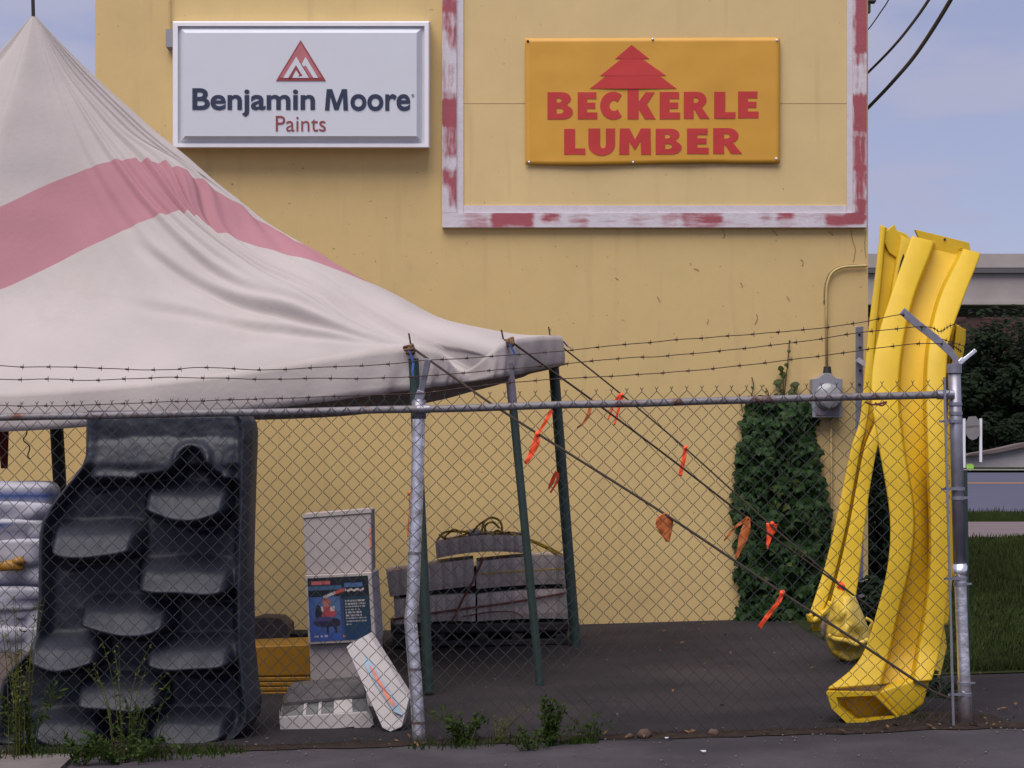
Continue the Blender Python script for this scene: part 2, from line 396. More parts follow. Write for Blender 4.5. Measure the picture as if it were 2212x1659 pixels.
# ---------------------------------------------------------------- light-box sign
bs = empty('paint_sign', P(650, 320, 15.5), 'white light box sign with navy lettering under a red triangle emblem', 'sign')
def ring(b, R0, Y0, R1, Y1):
    q = lambda R, Y: [P(R[0], R[1], Y), P(R[2], R[1], Y), P(R[2], R[3], Y), P(R[0], R[3], Y)]
    b.add(q(R0, Y0)+q(R1, Y1), [(i, (i+1) % 4, 4+(i+1) % 4, 4+i) for i in range(4)])
R0 = (373,46,928,320); Ra = (375.5,48.5,925.5,317.5); R1 = (384,56,917,310); R2 = (389,60,912,306); R3 = (400,71,900,294)
b = MB(); ring(b, R0, 15.598, R0, 15.405); ring(b, R0, 15.405, Ra, 15.385); ring(b, Ra, 15.385, R1, 15.385); ring(b, R1, 15.385, R1, 15.42)
o = b.build('frame', M['white_metal'], bs, fix=False)
b = MB(); ring(b, R1, 15.42, R2, 15.42); ring(b, R2, 15.42, R3, 15.352)
q = [P(R3[0],R3[1],15.352), P(R3[2],R3[1],15.352), P(R3[2],R3[3],15.352), P(R3[0],R3[3],15.352)]; b.add(q, [(0,1,2,3)])
b.build('face', M['face'], bs, fix=False)
def z2(x, y): return ((400+x/3.072)/1.1573, y/3.072/1.1573)
def pz2(Y): return lambda x, y: P(*z2(x, y), Y)
BK = V((0, .003, 0))
tri = lambda *p: list(p)
lg = MB(); lg.prism([[(1080,308),(1274,621),(890,621)]], pz2(15.346), BK); lg = lg.build('emblem', M['maroon'], bs)
b = MB(); b.prism([[(1080,330),(1243,596),(1150,596),(1130,560),(1075,470),(1000,585),(990,596),(918,596)]], pz2(15.344), V((0,.002,0))); b.build('emblem_field', M['rose'], lg)
b = MB(); b.prism([[(946,598),(1046,435),(1144,598)]], pz2(15.342), V((0,.002,0))); b.prism([[(1088,492),(1118,437),(1214,598),(1178,598),(1120,503),(1102,512)]], pz2(15.342), V((0,.002,0))); b.build('emblem_peak', M['face'], lg)
b = MB(); b.prism([[(985,598),(1044,500),(1094,582),(1062,586),(1070,574),(1044,536),(1012,598)]], pz2(15.340), V((0,.002,0))); b.build('emblem_spiral', M['maroon'], lg)
def text(word, box, Y, m, name, parent, bold=0, depth=.003):
    cu = bpy.data.curves.new(name, 'FONT'); cu.body = word; cu.offset = bold; cu.extrude = .0; cu.resolution_u = 6
    o = bpy.data.objects.new('tmp', cu); COL.objects.link(o); bpy.context.view_layer.update()
    dg = bpy.context.evaluated_depsgraph_get(); me = bpy.data.meshes.new_from_object(o.evaluated_get(dg))
    vs = [v.co.copy() for v in me.vertices]; fs = [tuple(p.vertices) for p in me.polygons]
    bpy.data.objects.remove(o); bpy.data.curves.remove(cu); bpy.data.meshes.remove(me)
    xs = [v.x for v in vs]; ys = [v.y for v in vs]; x0, x1, y0, y1 = min(xs), max(xs), min(ys), max(ys)
    bx0, by0, bx1, by1 = box
    f = [P(lerp(bx0, bx1, (v.x-x0)/(x1-x0)), lerp(by1, by0, (v.y-y0)/(y1-y0)), Y) for v in vs]
    n = len(f); from collections import Counter
    ec = Counter(); 
    for p in fs:
        for i in range(len(p)): ec[(p[i], p[(i+1) % len(p)])] += 1
    sides = [(a, a+n, c+n, c) for (a, c) in ec if (c, a) not in ec]
    b = MB(); b.add(f+[p+V((0, depth, 0)) for p in f], fs+[tuple(i+n for i in reversed(p)) for p in fs]+sides)
    return b.build(name, m, parent)
def zb(x0, y0, x1, y1): return (*z2(x0, y0), *z2(x1, y1))
text('Benjamin', zb(248, 677, 1190, 896), 15.346, M['navy'], 'lettering', bs, bold=.022)
text('oore', zb(1462, 722, 1922, 851), 15.346, M['navy'], 'lettering', bs, bold=.022)
b = MB(); b.prism([[(1280,684),(1322,684),(1357,790),(1397,684),(1436,684),(1444,847),(1409,847),(1404,740),(1370,843),(1338,843),(1308,740),(1300,847),(1266,847)]], pz2(15.346), BK); b.build('lettering', M['navy'], bs)
text('Paints', zb(889, 889, 1273, 1008), 15.346, M['maroon'], 'lettering', bs, bold=-.004)
text('®', zb(1930, 722, 1954, 746), 15.349, M['signgrey'], 'lettering', bs)
jb = empty('junction_box', P(364, 100, 15.5), 'small grey electrical box left of the white light box sign', 'electrical box')
rectpx(358, 63, 372.5, 101, 15.5, 15.599).build('box_body', M['grey_paint'], jb)
b = MB(); b.tube([P(367, 63, 15.57), P(366, -60, 15.57)], .010, 8); b.build('conduit', M['conduit'], jb)
# ---------------------------------------------------------------- orange banner
YB = 15.53
bn = empty('banner', P(1410, 355, YB), 'orange vinyl banner with red lumber lettering and a fir tree', 'banner')
def zz(x, y): return ((1080+x/1.975)/1.1573, y/1.975/1.1573)
def wob(x, y):
    return .004*math.sin(x*.013+1)+.004*noise.noise(V((x*.006, y*.008, 3)))
def PB(x, y, dy=0):
    return P(*zz(x, y), YB-dy+wob(x, y))
b = MB(); rows = []
for j in range(31):
    row = []
    for i in range(61):
        u, v = i/60, j/30
        x = lerp(lerp(460, 462, v), lerp(1719, 1717, v), u); top = lerp(189, 185, u)
        bot = lerp(813, 805, u)+3.5*math.sin(u*math.pi*2.2)*(1 if u < .8 else .3)
        row.append(PB(x, lerp(top, bot, v)))
    rows.append(row)
b.grid(rows); o = b.build('sheet', M['banner'], bn, smooth=True, fix=False); solid(o, .003, 1 if False else 0)
def arc(cx, cy, rx, ry, a0, a1, n=8):
    return [(cx+rx*math.cos(math.radians(lerp(a0, a1, i/n))), cy+ry*math.sin(math.radians(lerp(a0, a1, i/n)))) for i in range(n+1)]
def gB(x0, x1, y0, y1):
    h = y1-y0; w = x1-x0; ym = y0+.47*h
    out = [(x0,y0)]+arc(x0+.58*w, (y0+ym)/2, .34*w, (ym-y0)/2, -90, 60, 8)+[(x0+.80*w, ym)]+arc(x0+.60*w, (ym+y1)/2, .40*w, (y1-ym)/2, -60, 90, 9)+[(x0,y1)]
    h1 = [(x0+.36*w, y0+.22*h)]+arc(x0+.46*w, y0+.30*h, .10*w, .08*h, -90, 90, 5)+[(x0+.36*w, y0+.38*h)]
    h2 = [(x0+.36*w, y0+.59*h)]+arc(x0+.50*w, y0+.69*h, .13*w, .10*h, -90, 90, 5)+[(x0+.36*w, y0+.79*h)]
    return [out, h1, h2]
def gE(x0, x1, y0, y1):
    h = y1-y0; w = x1-x0
    return [[(x0,y0),(x0+.95*w,y0),(x0+.95*w,y0+.25*h),(x0+.48*w,y0+.25*h),(x0+.48*w,y0+.385*h),(x0+.90*w,y0+.385*h),(x0+.90*w,y0+.61*h),(x0+.48*w,y0+.61*h),(x0+.48*w,y0+.75*h),(x1,y0+.75*h),(x1,y1),(x0,y1)]]
def gL(x0, x1, y0, y1):
    h = y1-y0; w = x1-x0
    return [[(x0,y0),(x0+.52*w,y0),(x0+.52*w,y0+.76*h),(x1,y0+.76*h),(x1,y1),(x0,y1)]]
def gR(x0, x1, y0, y1):
    h = y1-y0; w = x1-x0
    out = [(x0,y0)]+arc(x0+.52*w, y0+.30*h, .36*w, .30*h, -90, 70, 8)+[(x0+.70*w,y0+.59*h),(x1,y1),(x0+.62*w,y1),(x0+.42*w,y0+.66*h),(x0+.38*w,y0+.66*h),(x0+.38*w,y1),(x0,y1)]
    h1 = [(x0+.38*w, y0+.22*h)]+arc(x0+.46*w, y0+.315*h, .12*w, .095*h, -90, 90, 5)+[(x0+.38*w, y0+.41*h)]
    return [out, h1]
def gC(x0, x1, y0, y1):
    cx, cy = x0+.56*(x1-x0), (y0+y1)/2; w = x1-x0; h = y1-y0
    return [arc(cx, cy, .56*w, .52*h, 310, 50, 18)[::-1][::-1]+arc(cx+.03*w, cy, .20*w, .20*h, 40, 320, 10)]
def gK(x0, x1, y0, y1):
    return [[(965,438),(1020,438),(1020,502),(1054,455),(1099,455),(1061,515),(1104,588),(1051,588),(1020,538),(1020,588),(965,588)]]
def gU(x0, x1, y0, y1):
    w = x1-x0; h = y1-y0; cx = (x0+x1)/2
    return [[(x0,y0),(x0+.44*w,y0),(x0+.44*w,y0+.60*h)]+arc(x0+.545*w, y0+.62*h, .105*w, .12*h, 180, 0, 6)[1:-1][::1] and [(x0,y0),(x0+.44*w,y0),(x0+.44*w,y0+.62*h)]+[(x0+.48*w,y0+.72*h),(x0+.56*w,y0+.75*h),(x0+.63*w,y0+.70*h),(x0+.655*w,y0+.60*h)]+[(x0+.655*w,y0),(x1,y0),(x1,y0+.58*h)]+arc(x0+.5*w, y0+.60*h, .5*w, .42*h, 0, 180, 12)]
def gM(x0, x1, y0, y1):
    w = x1-x0; h = y1-y0
    return [[(x0+.02*w,y0),(x0+.33*w,y0),(x0+.50*w,y0+.42*h),(x0+.68*w,y0),(x1-.01*w,y0),(x1,y1),(x0+.69*w,y1),(x0+.67*w,y0+.48*h),(x0+.52*w,y0+.80*h),(x0+.47*w,y0+.80*h),(x0+.32*w,y0+.50*h),(x0+.31*w,y1),(x0,y1)]]
let = MB()
def put(loops): let.prism(loops, lambda x, y: PB(x, y, .0055), V((0, .003, 0)))
put(gB(570,696,455,589)); put(gE(719,816,455,588)); put(gC(830,946,455,588)); put(gK(0,0,0,0)); put(gE(1124,1225,454,588)); put(gR(1243,1371,453,586)); put(gL(1393,1498,453,585)); put(gE(1511,1612,451,583))
put(gL(652,757,636,763)); put(gU(772,904,634,766)); put(gM(924,1081,634,763)); put(gB(1104,1233,635,762)); put(gE(1259,1366,634,760)); put(gR(1388,1531,632,759))
let.build('lettering', M['banner_red'], bn)
b = MB(); b.prism([[(985,221),(1073,290),(1040,291),(1156,373),(1124,374),(1208,437.5),(779,437.5),(860,374),(830,374),(934,291),(904,290)]], lambda x, y: PB(x, y, .0055), V((0,.003,0))); b.build('fir_tree_print', M['banner_red'], bn)
for (x, y, mm) in ((473,203,'black'),(1090,194,'steel'),(1703,198,'white_metal'),(480,801,'steel'),(994,802,'steel'),(1700,783,'white_metal')):
    b = MB(); c = PB(x, y, .006); b.blob(c, .013, .006, .013, 10, 4); b.build('grommet', M[mm], bn, smooth=True)
# ================================================================ TENT
PK = (72, 30, 12.4)
TK = [0, .12, .24, .33, .45, .65, .85, 1]
RIBS = {
 'F':  [PK, (45,140,12.2), (8,305,12.0), (-24,452,11.85), (-36,632,11.65), (-45,715,11.4), (-52,798,11.1), (-60,846,10.9)],
 'FA': [PK, (88,140,12.25), (110,280,12.1), (132,385,12.0), (192,533,11.8), (270,660,11.45), (370,760,11.15), (430,812,10.95)],
 'A':  [PK, (135,150,12.3), (205,255,12.2), (275,345,12.1), (372,461,11.9), (560,603,11.55), (760,703,11.2), (885,747,11.06)],
 'AB': [PK, (170,165,12.4), (300,300,12.35), (425,392,12.3), (478,500,12.05), (690,632,11.75), (880,745,11.45), (1000,800,11.3)],
 'B':  [PK, (207,163,12.45), (455,388,12.45), (690,552,12.4), (800,612,12.2), (905,668,11.9), (1012,710,11.6), (1097,736,11.4)],
 'C':  [PK, (200,190,12.7), (430,420,13.0), (650,560,13.2), (760,615,13.3), (920,690,13.5), (1070,732,13.7), (1197,736,13.8)],
 'CR': [PK, (130,160,12.9), (220,320,13.2), (320,450,13.4), (420,560,13.6), (560,680,13.8), (690,800,14.0), (770,842,14.2)],
 'R':  [PK, (75,150,12.9), (85,300,13.3), (95,420,13.6), (110,540,13.9), (125,660,14.2), (140,780,14.4), (150,850,14.5)],
}
XP = P(*PK).x
def sst(a, b, x):
    t = clamp((x-a)/(b-a), 0, 1); return t*t*(3-2*t)
def ribw(k): return [tuple(P(*q)) for q in RIBS[k]]
def mirr(r): return [(2*XP-x, y, z) for x, y, z in r]
order = ['F', 'FA', 'A', 'AB', 'B', 'C', 'CR', 'R']
ribs = [ribw(k) for k in order]
ribs += [mirr(ribw(k)) for k in ['CR', 'C', 'B', 'AB', 'A', 'FA']]
NR = len(ribs); NU, NT = 52, 10
def cyc(vals, u):
    n = len(vals); i = int(math.floor(u)) % n; t = u-math.floor(u)
    p0, p1, p2, p3 = (vals[(i+k-1) % n] for k in range(4))
    tight = .5
    return tuple(b+t*tight*((c-a)+t*(2*a-5*b+4*c-d+t*(3*(b-c)+d-a))) for a, b, c, d in zip(p0, p1, p2, p3))
ribcurves = []                              # each rib finely sampled, same t count
for r in ribs: ribcurves.append(cat(r, NT))
nt_ = len(ribcurves[0])
def tpos(j):
    k, f = divmod(j, NT)
    return TK[k] if k >= 7 else lerp(TK[k], TK[k+1], f/NT)
def wrinkle(u, t, pos):
    """radial folds: strong between the front hip and the silhouette, soft elsewhere"""
    w = 0
    a = math.exp(-((u-2.35)/.75)**2)+.35*math.exp(-((u-3.3)/.6)**2)*(1-sst(.30, .5, t))
    env = math.sin(math.pi*clamp((t-.02)/.95, 0, 1))**.8
    ph = 1.6*noise.noise(V((u*1.1, t*1.2, 5)))
    w += a*env*(.015*math.sin(u*25+.4*ph)+.008*math.sin(u*41+2+.6*ph))*(1-.5*sst(.5, .8, t))
    for u0, u1, ta, am in ((1.42, 2.0, .48, .045), (1.05, 2.0, .62, .024), (1.75, 2.06, .50, .018)):
        if t > ta:
            uf = lerp(u0, u1, (t-ta)/(1-ta)); g = math.sin(math.pi*clamp((t-ta)/(1-ta), 0, 1))**.7
            w -= am*g*(math.exp(-((u-uf+.04)/.055)**2)-.7*math.exp(-((u-uf-.07)/.07)**2))
    b_ = math.exp(-((u-1.6)/.8)**2)*math.sin(math.pi*clamp((t-.45)/.55, 0, 1))
    w += b_*.035*math.sin(u*8.5+t*5+ph)
    w += .05*noise.noise(V((pos[0]*.9, pos[2]*1.2, 1)))*min(1, t*3)+.016*noise.noise(V((pos[0]*3, pos[2]*3, 8)))*min(1, t*3)
    return w
tent = empty('tent', (XP, 12.4, zg(XP, 12.4)), 'faded white peaked tent with a pink stripe, standing behind the chain link fence', 'tent')
pts = []
for j in range(nt_):
    row = []
    vals = [c[j] for c in ribcurves]; t = tpos(j)
    for i in range(NR*NU):
        u = i/NU; row.append(V(cyc(vals, u)))
    pts.append(row)
nrm = lambda j, i: (pts[min(j+1, nt_-1)][i]-pts[max(j-1, 0)][i]).cross(pts[j][(i+1) % (NR*NU)]-pts[j][i-1]).normalized()
disp = []
for j in range(nt_):
    t = tpos(j); row = []
    for i in range(NR*NU):
        n = nrm(j, i) if 0 < j else V((0, 0, 1))
        if n.z < 0: n = -n
        n = n+V((0, 0, .55*math.exp(-((i/NU-2.9)/1.0)**2)))
        row.append(pts[j][i]+n*wrinkle(i/NU, t, pts[j][i])*(0 if j == 0 else 1)*(1-clamp((t-.9)/.1, 0, 1)))
    disp.append(row)
for j in range(1, nt_):                                  # loose cloth cap at the peak
    pass
jt, jb = 3*NT, 4*NT
def band(j0, j1, name, m):
    b = MB(); b.grid(disp[j0:j1+1], True); return b.build(name, m, tent, smooth=True, fix=False)
band(0, jt, 'upper_canopy', M['canvas']); band(jt, jb, 'stripe', M['canvas_pink']); band(jb, nt_-1, 'lower_canopy', M['canvas'])
# valance with its own drop round the eave
DROP = [.27, .27, .300, .085, .245, .225, .215, .235, .26, .27, .28, .28, .3, .28]
b = MB(); rows = []
for k in range(7):
    row = []
    for i in range(NR*NU):
        u = i/NU; e = disp[-1][i]; d = cyc([(x,) for x in DROP], u)[0]
        out = (V((e.x-XP, e.y-12.4, 0))).normalized()
        f = k/6
        row.append(e+V((0, 0, -d*f))+out*(.02*math.sin(f*2.4)+.030*f*noise.noise(V((e.x*3, e.y*3, 2)))+.022*f*math.sin(u*31+3*f+4*noise.noise(V((u*3, 2, 2))))*math.exp(-min(abs(u-k_) for k_ in (2,4,5,9,10,12))/.35))+V((.012*f*noise.noise(V((u*6, 1, 1))), 0, 0)))
    rows.append(row)
b.grid(rows, True); o = b.build('valance', M['valance'], tent, smooth=True, fix=False); solid(o, .006)
def pole(a, c, r, m=M['pole'], spike=None, top=None):
    b = MB(); A, C = P(*a), P(*c); b.tube([A, A.lerp(C, .5), C], r, 12)
    o = b.build('pole', m, tent, angle=40)
    if top:
        t = MB(); D = A.lerp(C, top); ex = (A-C).normalized()
        t.tube([A+ex*.002, D], r+.003, 12); t.build('pole_sleeve', M['polegrey'], o, angle=40)
    if spike:
        s = MB(); s.tube([A, P(*spike)], .006, 6); s.build('spike', M['cable'], o)
    return o
pole((893,775,11.06), (926,1494,11.03), .036, spike=(883,720,11.06))
pole((1099,785,11.4), (1167,1480,11.42), .030, spike=(1083,713,11.4), top=.14)
pole((1193,755,13.8), (1244,1402,13.8), .045, spike=(1185,706,13.8))
pole((74,80,12.4), (152,1445,12.4), .05, m=M['black'])['label'] = 'thick black centre pole'
b = MB(); b.tube([P(72,34,12.4), P(70,-40,12.4)], .014, 8); b.build('finial', M['cable'], tent)
for (cx, cy, Y, s) in ((884,752,11.02,1.0), (1099,737,11.36,.9), (1192,733,13.72,1.0)):
    b = MB(); r0 = random.Random(int(cx))
    for k in range(5):
        q = [P(cx, cy, Y)+V((r0.uniform(-.035,.035), r0.uniform(-.04,.03), r0.uniform(-.04,.03)))*s for _ in range(5)]
        b.tube([V(p) for p in cat(q+[q[0]], 4)], .010*s, 5)
    kn = b.build('rope_lashing', M['ropeknot'], tent, smooth=True)
    b = MB()
    if cx < 900: q = [(884,757),(889,770),(893,785),(891,800),(892,812)]
    elif cx < 1150: q = [(1101,742),(1105,750),(1110,760),(1112,766)]
    else: q = [(1208,730),(1218,738),(1226,748),(1234,752)]
    rows = [[P(x-2.4, y, Y-.05), P(x+2.4, y+1, Y-.06)] for x, y in q]
    b.grid(rows); o = b.build('blue_tie', M['blue_tape'], kn, fix=False); solid(o, .002)
# ================================================================ GUY ROPES AND TAPES
def rope(name, pts, r, label):
    b = MB(); q = cat(pts, 6); b.tube([P(*p) for p in q], r, 6)
    return tag(b.build(name, M['rope'], smooth=True), label, 'rope', 'guy ropes of the tent')
RA = [(886,748,11.0), (990,822,10.75), (1110,904,10.45), (1440,1113,9.95), (1690,1281,9.6), (1830,1371,9.42), (1990,1478,9.28), (2040,1504,9.25), (2070,1510,9.215), (2087,1505,9.215)]
RB = [(1100,735,11.36), (1190,800,11.5), (1280,865,11.6), (1450,992,11.8), (1615,1120,12.0), (1760,1225,12.2), (1880,1312,12.35), (1985,1388,12.5)]
RC = [(1193,732,13.75), (1240,770,13.7), (1340,850,13.55), (1480,968,13.3), (1660,1130,13.0), (1815,1262,12.8), (1890,1322,12.7), (1990,1405,12.55)]
rope('guy_rope', RA, .0085, 'dark guy rope running from the near tent corner down to the end fence post')
rope('guy_rope', RB, .0075, 'middle guy rope, from the thin tent pole across the ivy to behind the yellow slides')
rope('guy_rope', RC, .0075, 'upper guy rope, from the far tent corner over the ivy toward the yellow slides')
for (x, y, Y) in ((1987,1386,12.5), (1992,1403,12.55)):
    b = MB(); p = P(x, y, Y); b.tube([p+V((-.05,0,.03)), V((p.x+.04, p.y, zg(p.x, p.y)-.1))], .012, 6)
    tag(b.build('tent_stake', M['galv']), 'steel stake behind the slide holding '+('the middle guy rope' if x < 1990 else 'the upper guy rope'), 'stake', 'tent stakes')
def onrope(R, x):
    q = cat(R, 8)
    for a, c in zip(q, q[1:]):
        if a[0] <= x <= c[0]:
            t = (x-a[0])/(c[0]-a[0]); return tuple(lerp(i, j, t) for i, j in zip(a, c))
    return q[-1]
def tape(tails, Y, label, m='tape', knot=None):
    """tails: list of [(x,y,width_px)...] ribbons in photo units at depth Y"""
    b = MB()
    for ti, tl in enumerate(tails):
        q = cat(tl, 5); rows = []
        for i, (x, y, w) in enumerate(q):
            a, c = q[max(0, i-1)], q[min(len(q)-1, i+1)]
            dx, dy = c[0]-a[0], c[1]-a[1]; l = math.hypot(dx, dy) or 1
            nx, ny = -dy/l*w/2, dx/l*w/2
            tw = .006*math.sin(i*.8+ti)
            p0, p1 = P(x-nx, y-ny, Y-.012), P(x+nx, y+ny, Y-.012)
            p0.y += tw; p1.y -= tw
            rows.append([p0, p0.lerp(p1, .5)+V((0, .012, 0)), p1])
        b.grid(rows)
    if knot:
        b.blob(P(*knot, Y), .018, .018, .018, 6, 4, jit=.3)
    o = b.build('flagging_tape', M[m], smooth=True, fix=False); solid(o, .002)
    return tag(o, label, 'flagging tape', 'orange flagging tapes tied to the guy ropes')
YA = lambda x: onrope(RA, x)[2]
tape([[(1161,938,6),(1174,918,6),(1184,900,8),(1192,886,8)], [(1161,936,7),(1158,955,16),(1150,975,13),(1141,992,9),(1135,1002,8)]], YA(1161), 'long orange tape with its upper tail crossing between the two slim tent poles', knot=(1161,937))
tape([[(1202,1018,5),(1196,1033,9),(1188,1050,6),(1186,1056,4)], [(1206,1022,4),(1203,1040,5),(1195,1055,4),(1189,1064,4)]], 13.72, 'small forked orange tape on the tent pole nearest the wall')
tape([[(1278,862,6),(1274,885,7),(1268,902,7),(1259,915,4),(1247,924,4)]], 11.6, 'dull orange tape dangling just under the fence rail', 'tape_old')
tape([[(1342,852,8),(1328,868,6),(1320,890,4),(1314,906,3)], [(1344,854,9),(1338,875,7),(1333,897,5),(1327,918,4)]], 13.55, 'forked orange tape straddling the fence rail', knot=(1342,853))
tape([[(1481,966,8),(1478,985,9),(1474,1005,9),(1469,1028,8)]], 13.3, 'single short orange tape on the upper rope, alone against the wall', knot=(1481,967))
tape([[(1428,1112,20),(1434,1125,38),(1437,1140,34),(1440,1155,20),(1443,1170,9)]], YA(1438), 'wide faded orange rag on the lowest rope', 'tape_old')
tape([[(1617,1117,6),(1600,1130,6),(1585,1142,4),(1574,1156,5),(1564,1168,3)], [(1617,1118,8),(1612,1140,18),(1606,1160,20),(1600,1180,13),(1590,1206,5)]], 12.0, 'faded orange tape with two tails at the left edge of the ivy', 'tape_old')
tape([[(1668,1131,26),(1666,1145,20),(1662,1160,12),(1659,1175,6),(1658,1186,3)]], 13.0, 'bright orange triangular tape in front of the ivy', knot=(1668,1131))
tape([[(1690,1279,9),(1684,1296,9),(1668,1318,9),(1654,1336,9),(1640,1356,9)]], YA(1690), 'long orange tape at the foot of the ivy', knot=(1690,1281))
tape([[(1812,1258,10),(1818,1266,14),(1824,1276,7)], [(1818,1262,6),(1810,1272,9)]], 12.8, 'crumpled orange tape in front of the narrow leaning slide', knot=(1815,1264))
tape([[(882,1160,5),(884,1135,6),(887,1100,7),(886,1070,6)]], 11.0, 'short orange tape half hidden behind the middle fence post', 'tape_old', knot=(886,1066))
# ================================================================ FENCE
YF = 9.17
fence = empty('chain_link_fence', (0, YF, zg(0, YF)), 'galvanised chain link fence with rusty top rail and barbed wire arms', 'fence')
def railz(X):
    x = CX+X*SC(YF); return P(0, interp([(-300,906),(-40,902),(450,893),(900,884),(1400,870),(2040,852),(2200,850)], x), YF).z
XL, XR = P(-260,0,YF).x, P(2052,0,YF).x
b = MB(); PT = .0843
nW = int((XR-XL)/(PT/2))
for i in range(nW):
    x0 = XL+i*PT/2
    top = railz(x0)+.060; bot = zg(x0, YF)+.015
    n = int((top-bot)/(PT/2)); zs = bot-.02
    pts_ = []
    for k in range(n+1):
        z = bot+(top-bot)*k/n
        right = (k+i) % 2
        x = x0+(PT/2 if right else 0)
        wv = V((x*.9, z*1.1, 3))
        dx = .012*noise.noise(wv)+.004*noise.noise(wv*5); dy = .018*noise.noise(wv+V((9, 0, 0))); dz = .006*noise.noise(wv*2+V((0, 7, 0)))
        p = V((x+dx, YF-.026+dy+(.0026 if right else -.0026)*(1 if i % 2 else -1), z+dz))
        # rounded knee so the diamonds look bent, not ruled
        s = -1 if right else 1
        pts_ += [p+V((s*.0035, 0, -.0035)), p+V((s*.0035, 0, .0035))] if 0 < k < n else [p]
    # twisted barb above the last crossing
    e = pts_[-1]; sg = 1 if i % 2 else -1
    pts_ += [e+V((.002*sg, 0, .013)), e+V((.009*sg, 0, .024))]
    b.tube(pts_, .00185, 4, cap=False)
b.build('wire_mesh', M['mesh'], fence, smooth=True, fix=False)
b = MB(); q = [V((x, YF, railz(x))) for x in [XL+(P(2040,0,YF).x-XL)*i/60 for i in range(61)]]
b.tube([p+V((0, 0, .004*noise.noise(V((p.x*2, 0, 0))))) for p in q], .0215, 12); b.build('top_rail', M['rail'], fence, smooth=True)
b = MB(); q = [(905,878),(904,940),(901,1050),(896,1180),(892,1290),(887,1340),(888,1356),(892,1400),(899,1490),(906,1606)]
b.tube([P(x, y, YF+.045) for x, y in cat(q, 4)], .0365, 16); mp_ = b.build('post', M['galv_new'], fence, smooth=True)
b = MB(); b.tube([P(905,905,YF+.045), P(905,868,YF+.045)], .0405, 14); b.blob(P(905,868,YF+.045), .040, .040, .022, 14, 6); b.build('post_cap', M['galv'], mp_, smooth=True)
b = MB(); b.bar(P(905,868,YF+.045), P(925,775,YF+.01), .036, .014); b.bar(P(899,880,YF+.03), P(911,845,YF+.03), .05, .03); bevel(b.build('barbed_arm', M['galv'], fence), .004)
# kink in the post: a squashed collar
b = MB()
for yy in (1195, 1445, 1560):
    b = MB(); xx = interp([(c[1], c[0]) for c in q], yy); b.tube([P(xx, yy+3, YF+.045), P(xx, yy-3, YF+.045)], .0385, 14); b.build('tie_band', M['rail'], mp_)
# end post
b = MB(); b.tube([P(2061,792,YF+.02), P(2066,960,YF+.02), P(2073,1225,YF+.02)], .0345, 16); ep = b.build('post', M['galv'], fence, smooth=True)
b = MB(); q2 = [P(x, y, YF+.02) for x, y in ((2073,1218),(2074,1240),(2078,1350),(2082,1450),(2086,1575))]
b.tube(q2, [.038,.034,.033,.034,.041], 16); b.build('lower_sleeve', M['galv_new'], ep, smooth=True)
b = MB(); b.tube([P(2073,1222,YF+.02), P(2073.5,1246,YF+.02)], [.043,.036], 16); b.build('sleeve_collar', M['galv_new'], ep, smooth=True)
for yy, xx in ((800,2061),(873,2063),(893,2064),(910,2064),(1056,2069),(1076,2070),(1250,2074.5),(1262,2075),(1476,2083),(1500,2084)):
    b = MB(); b.tube([P(xx, yy+3.5, YF+.02), P(xx, yy-3.5, YF+.02)], .0395, 16)
    if yy in (910, 1056, 1250, 1500): b.hexa([P(xx-36,yy+3,YF-.02), P(xx,yy+3,YF-.02), P(xx,yy-4,YF-.02), P(xx-36,yy-2,YF-.02)], [P(xx-36,yy+3,YF-.012), P(xx,yy+3,YF-.012), P(xx,yy-4,YF-.012), P(xx-36,yy-2,YF-.012)])
    if yy in (1076, 1262, 1476): b.hexa([P(xx,yy+3,YF-.01), P(xx+24,yy+1,YF-.01), P(xx+24,yy-3,YF-.01), P(xx,yy-4,YF-.01)], [P(xx,yy+3,YF-.002), P(xx+24,yy+1,YF-.002), P(xx+24,yy-3,YF-.002), P(xx,yy-4,YF-.002)])
    b.build('tie_band', M['galv'], ep, angle=40)
b = MB(); b.tube([P(2061,806,YF+.02), P(2061,786,YF+.02)], .041, 16); b.build('post_cap', M['galv'], ep, angle=40)
arm = MB(); q = cat([(2066,792),(2064,778),(2056,764),(2040,748),(2010,722),(1980,699),(1948,671)], 4)
rows = []
for i, (x, y) in enumerate(q):
    a, c = q[max(0, i-1)], q[min(len(q)-1, i+1)]; dx, dy = c[0]-a[0], c[1]-a[1]; l = math.hypot(dx, dy)
    wd = lerp(5, 8.5, min(1, i/10)); nx, ny = -dy/l*wd, dx/l*wd
    rows.append([P(x-nx, y-ny, YF-.005), P(x+nx, y+ny, YF-.005), P(x+nx, y+ny, YF+.025), P(x-nx, y-ny, YF+.025)])
arm.grid(rows, True); k0 = len(arm.v)-4; arm.f += [(0, 1, 2, 3), (k0+3, k0+2, k0+1, k0)]; bevel(arm.build('barbed_arm', M['galv'], fence), .003)
b = MB(); b.bar(P(2068,788,YF+.03), P(2082,775,YF+.03), .030, .018); b.bar(P(2080,779,YF+.03), P(2108,756,YF+.03), .022, .012); bevel(b.build('barbed_arm', M['galv_new'], fence), .003)
b = MB(); b.bar(P(2040,815,YF-.03), P(2060,1580,YF-.03), .013, .008); b.build('tension_bar', M['galv'], fence)
b = MB(); b.tube([P(2042,852,YF), P(2060,852,YF)], .026, 12); b.tube([P(2024,853,YF), P(2044,852,YF)], .027, 12); b.build('rail_end', M['galv'], fence, angle=40)
b = MB(); b.tube([V((-.53-.0, YF+.0, railz(-.53))), V((-.46, YF, railz(-.46)))], .025, 12); b.build('rail_sleeve', M['galv'], fence, angle=40)
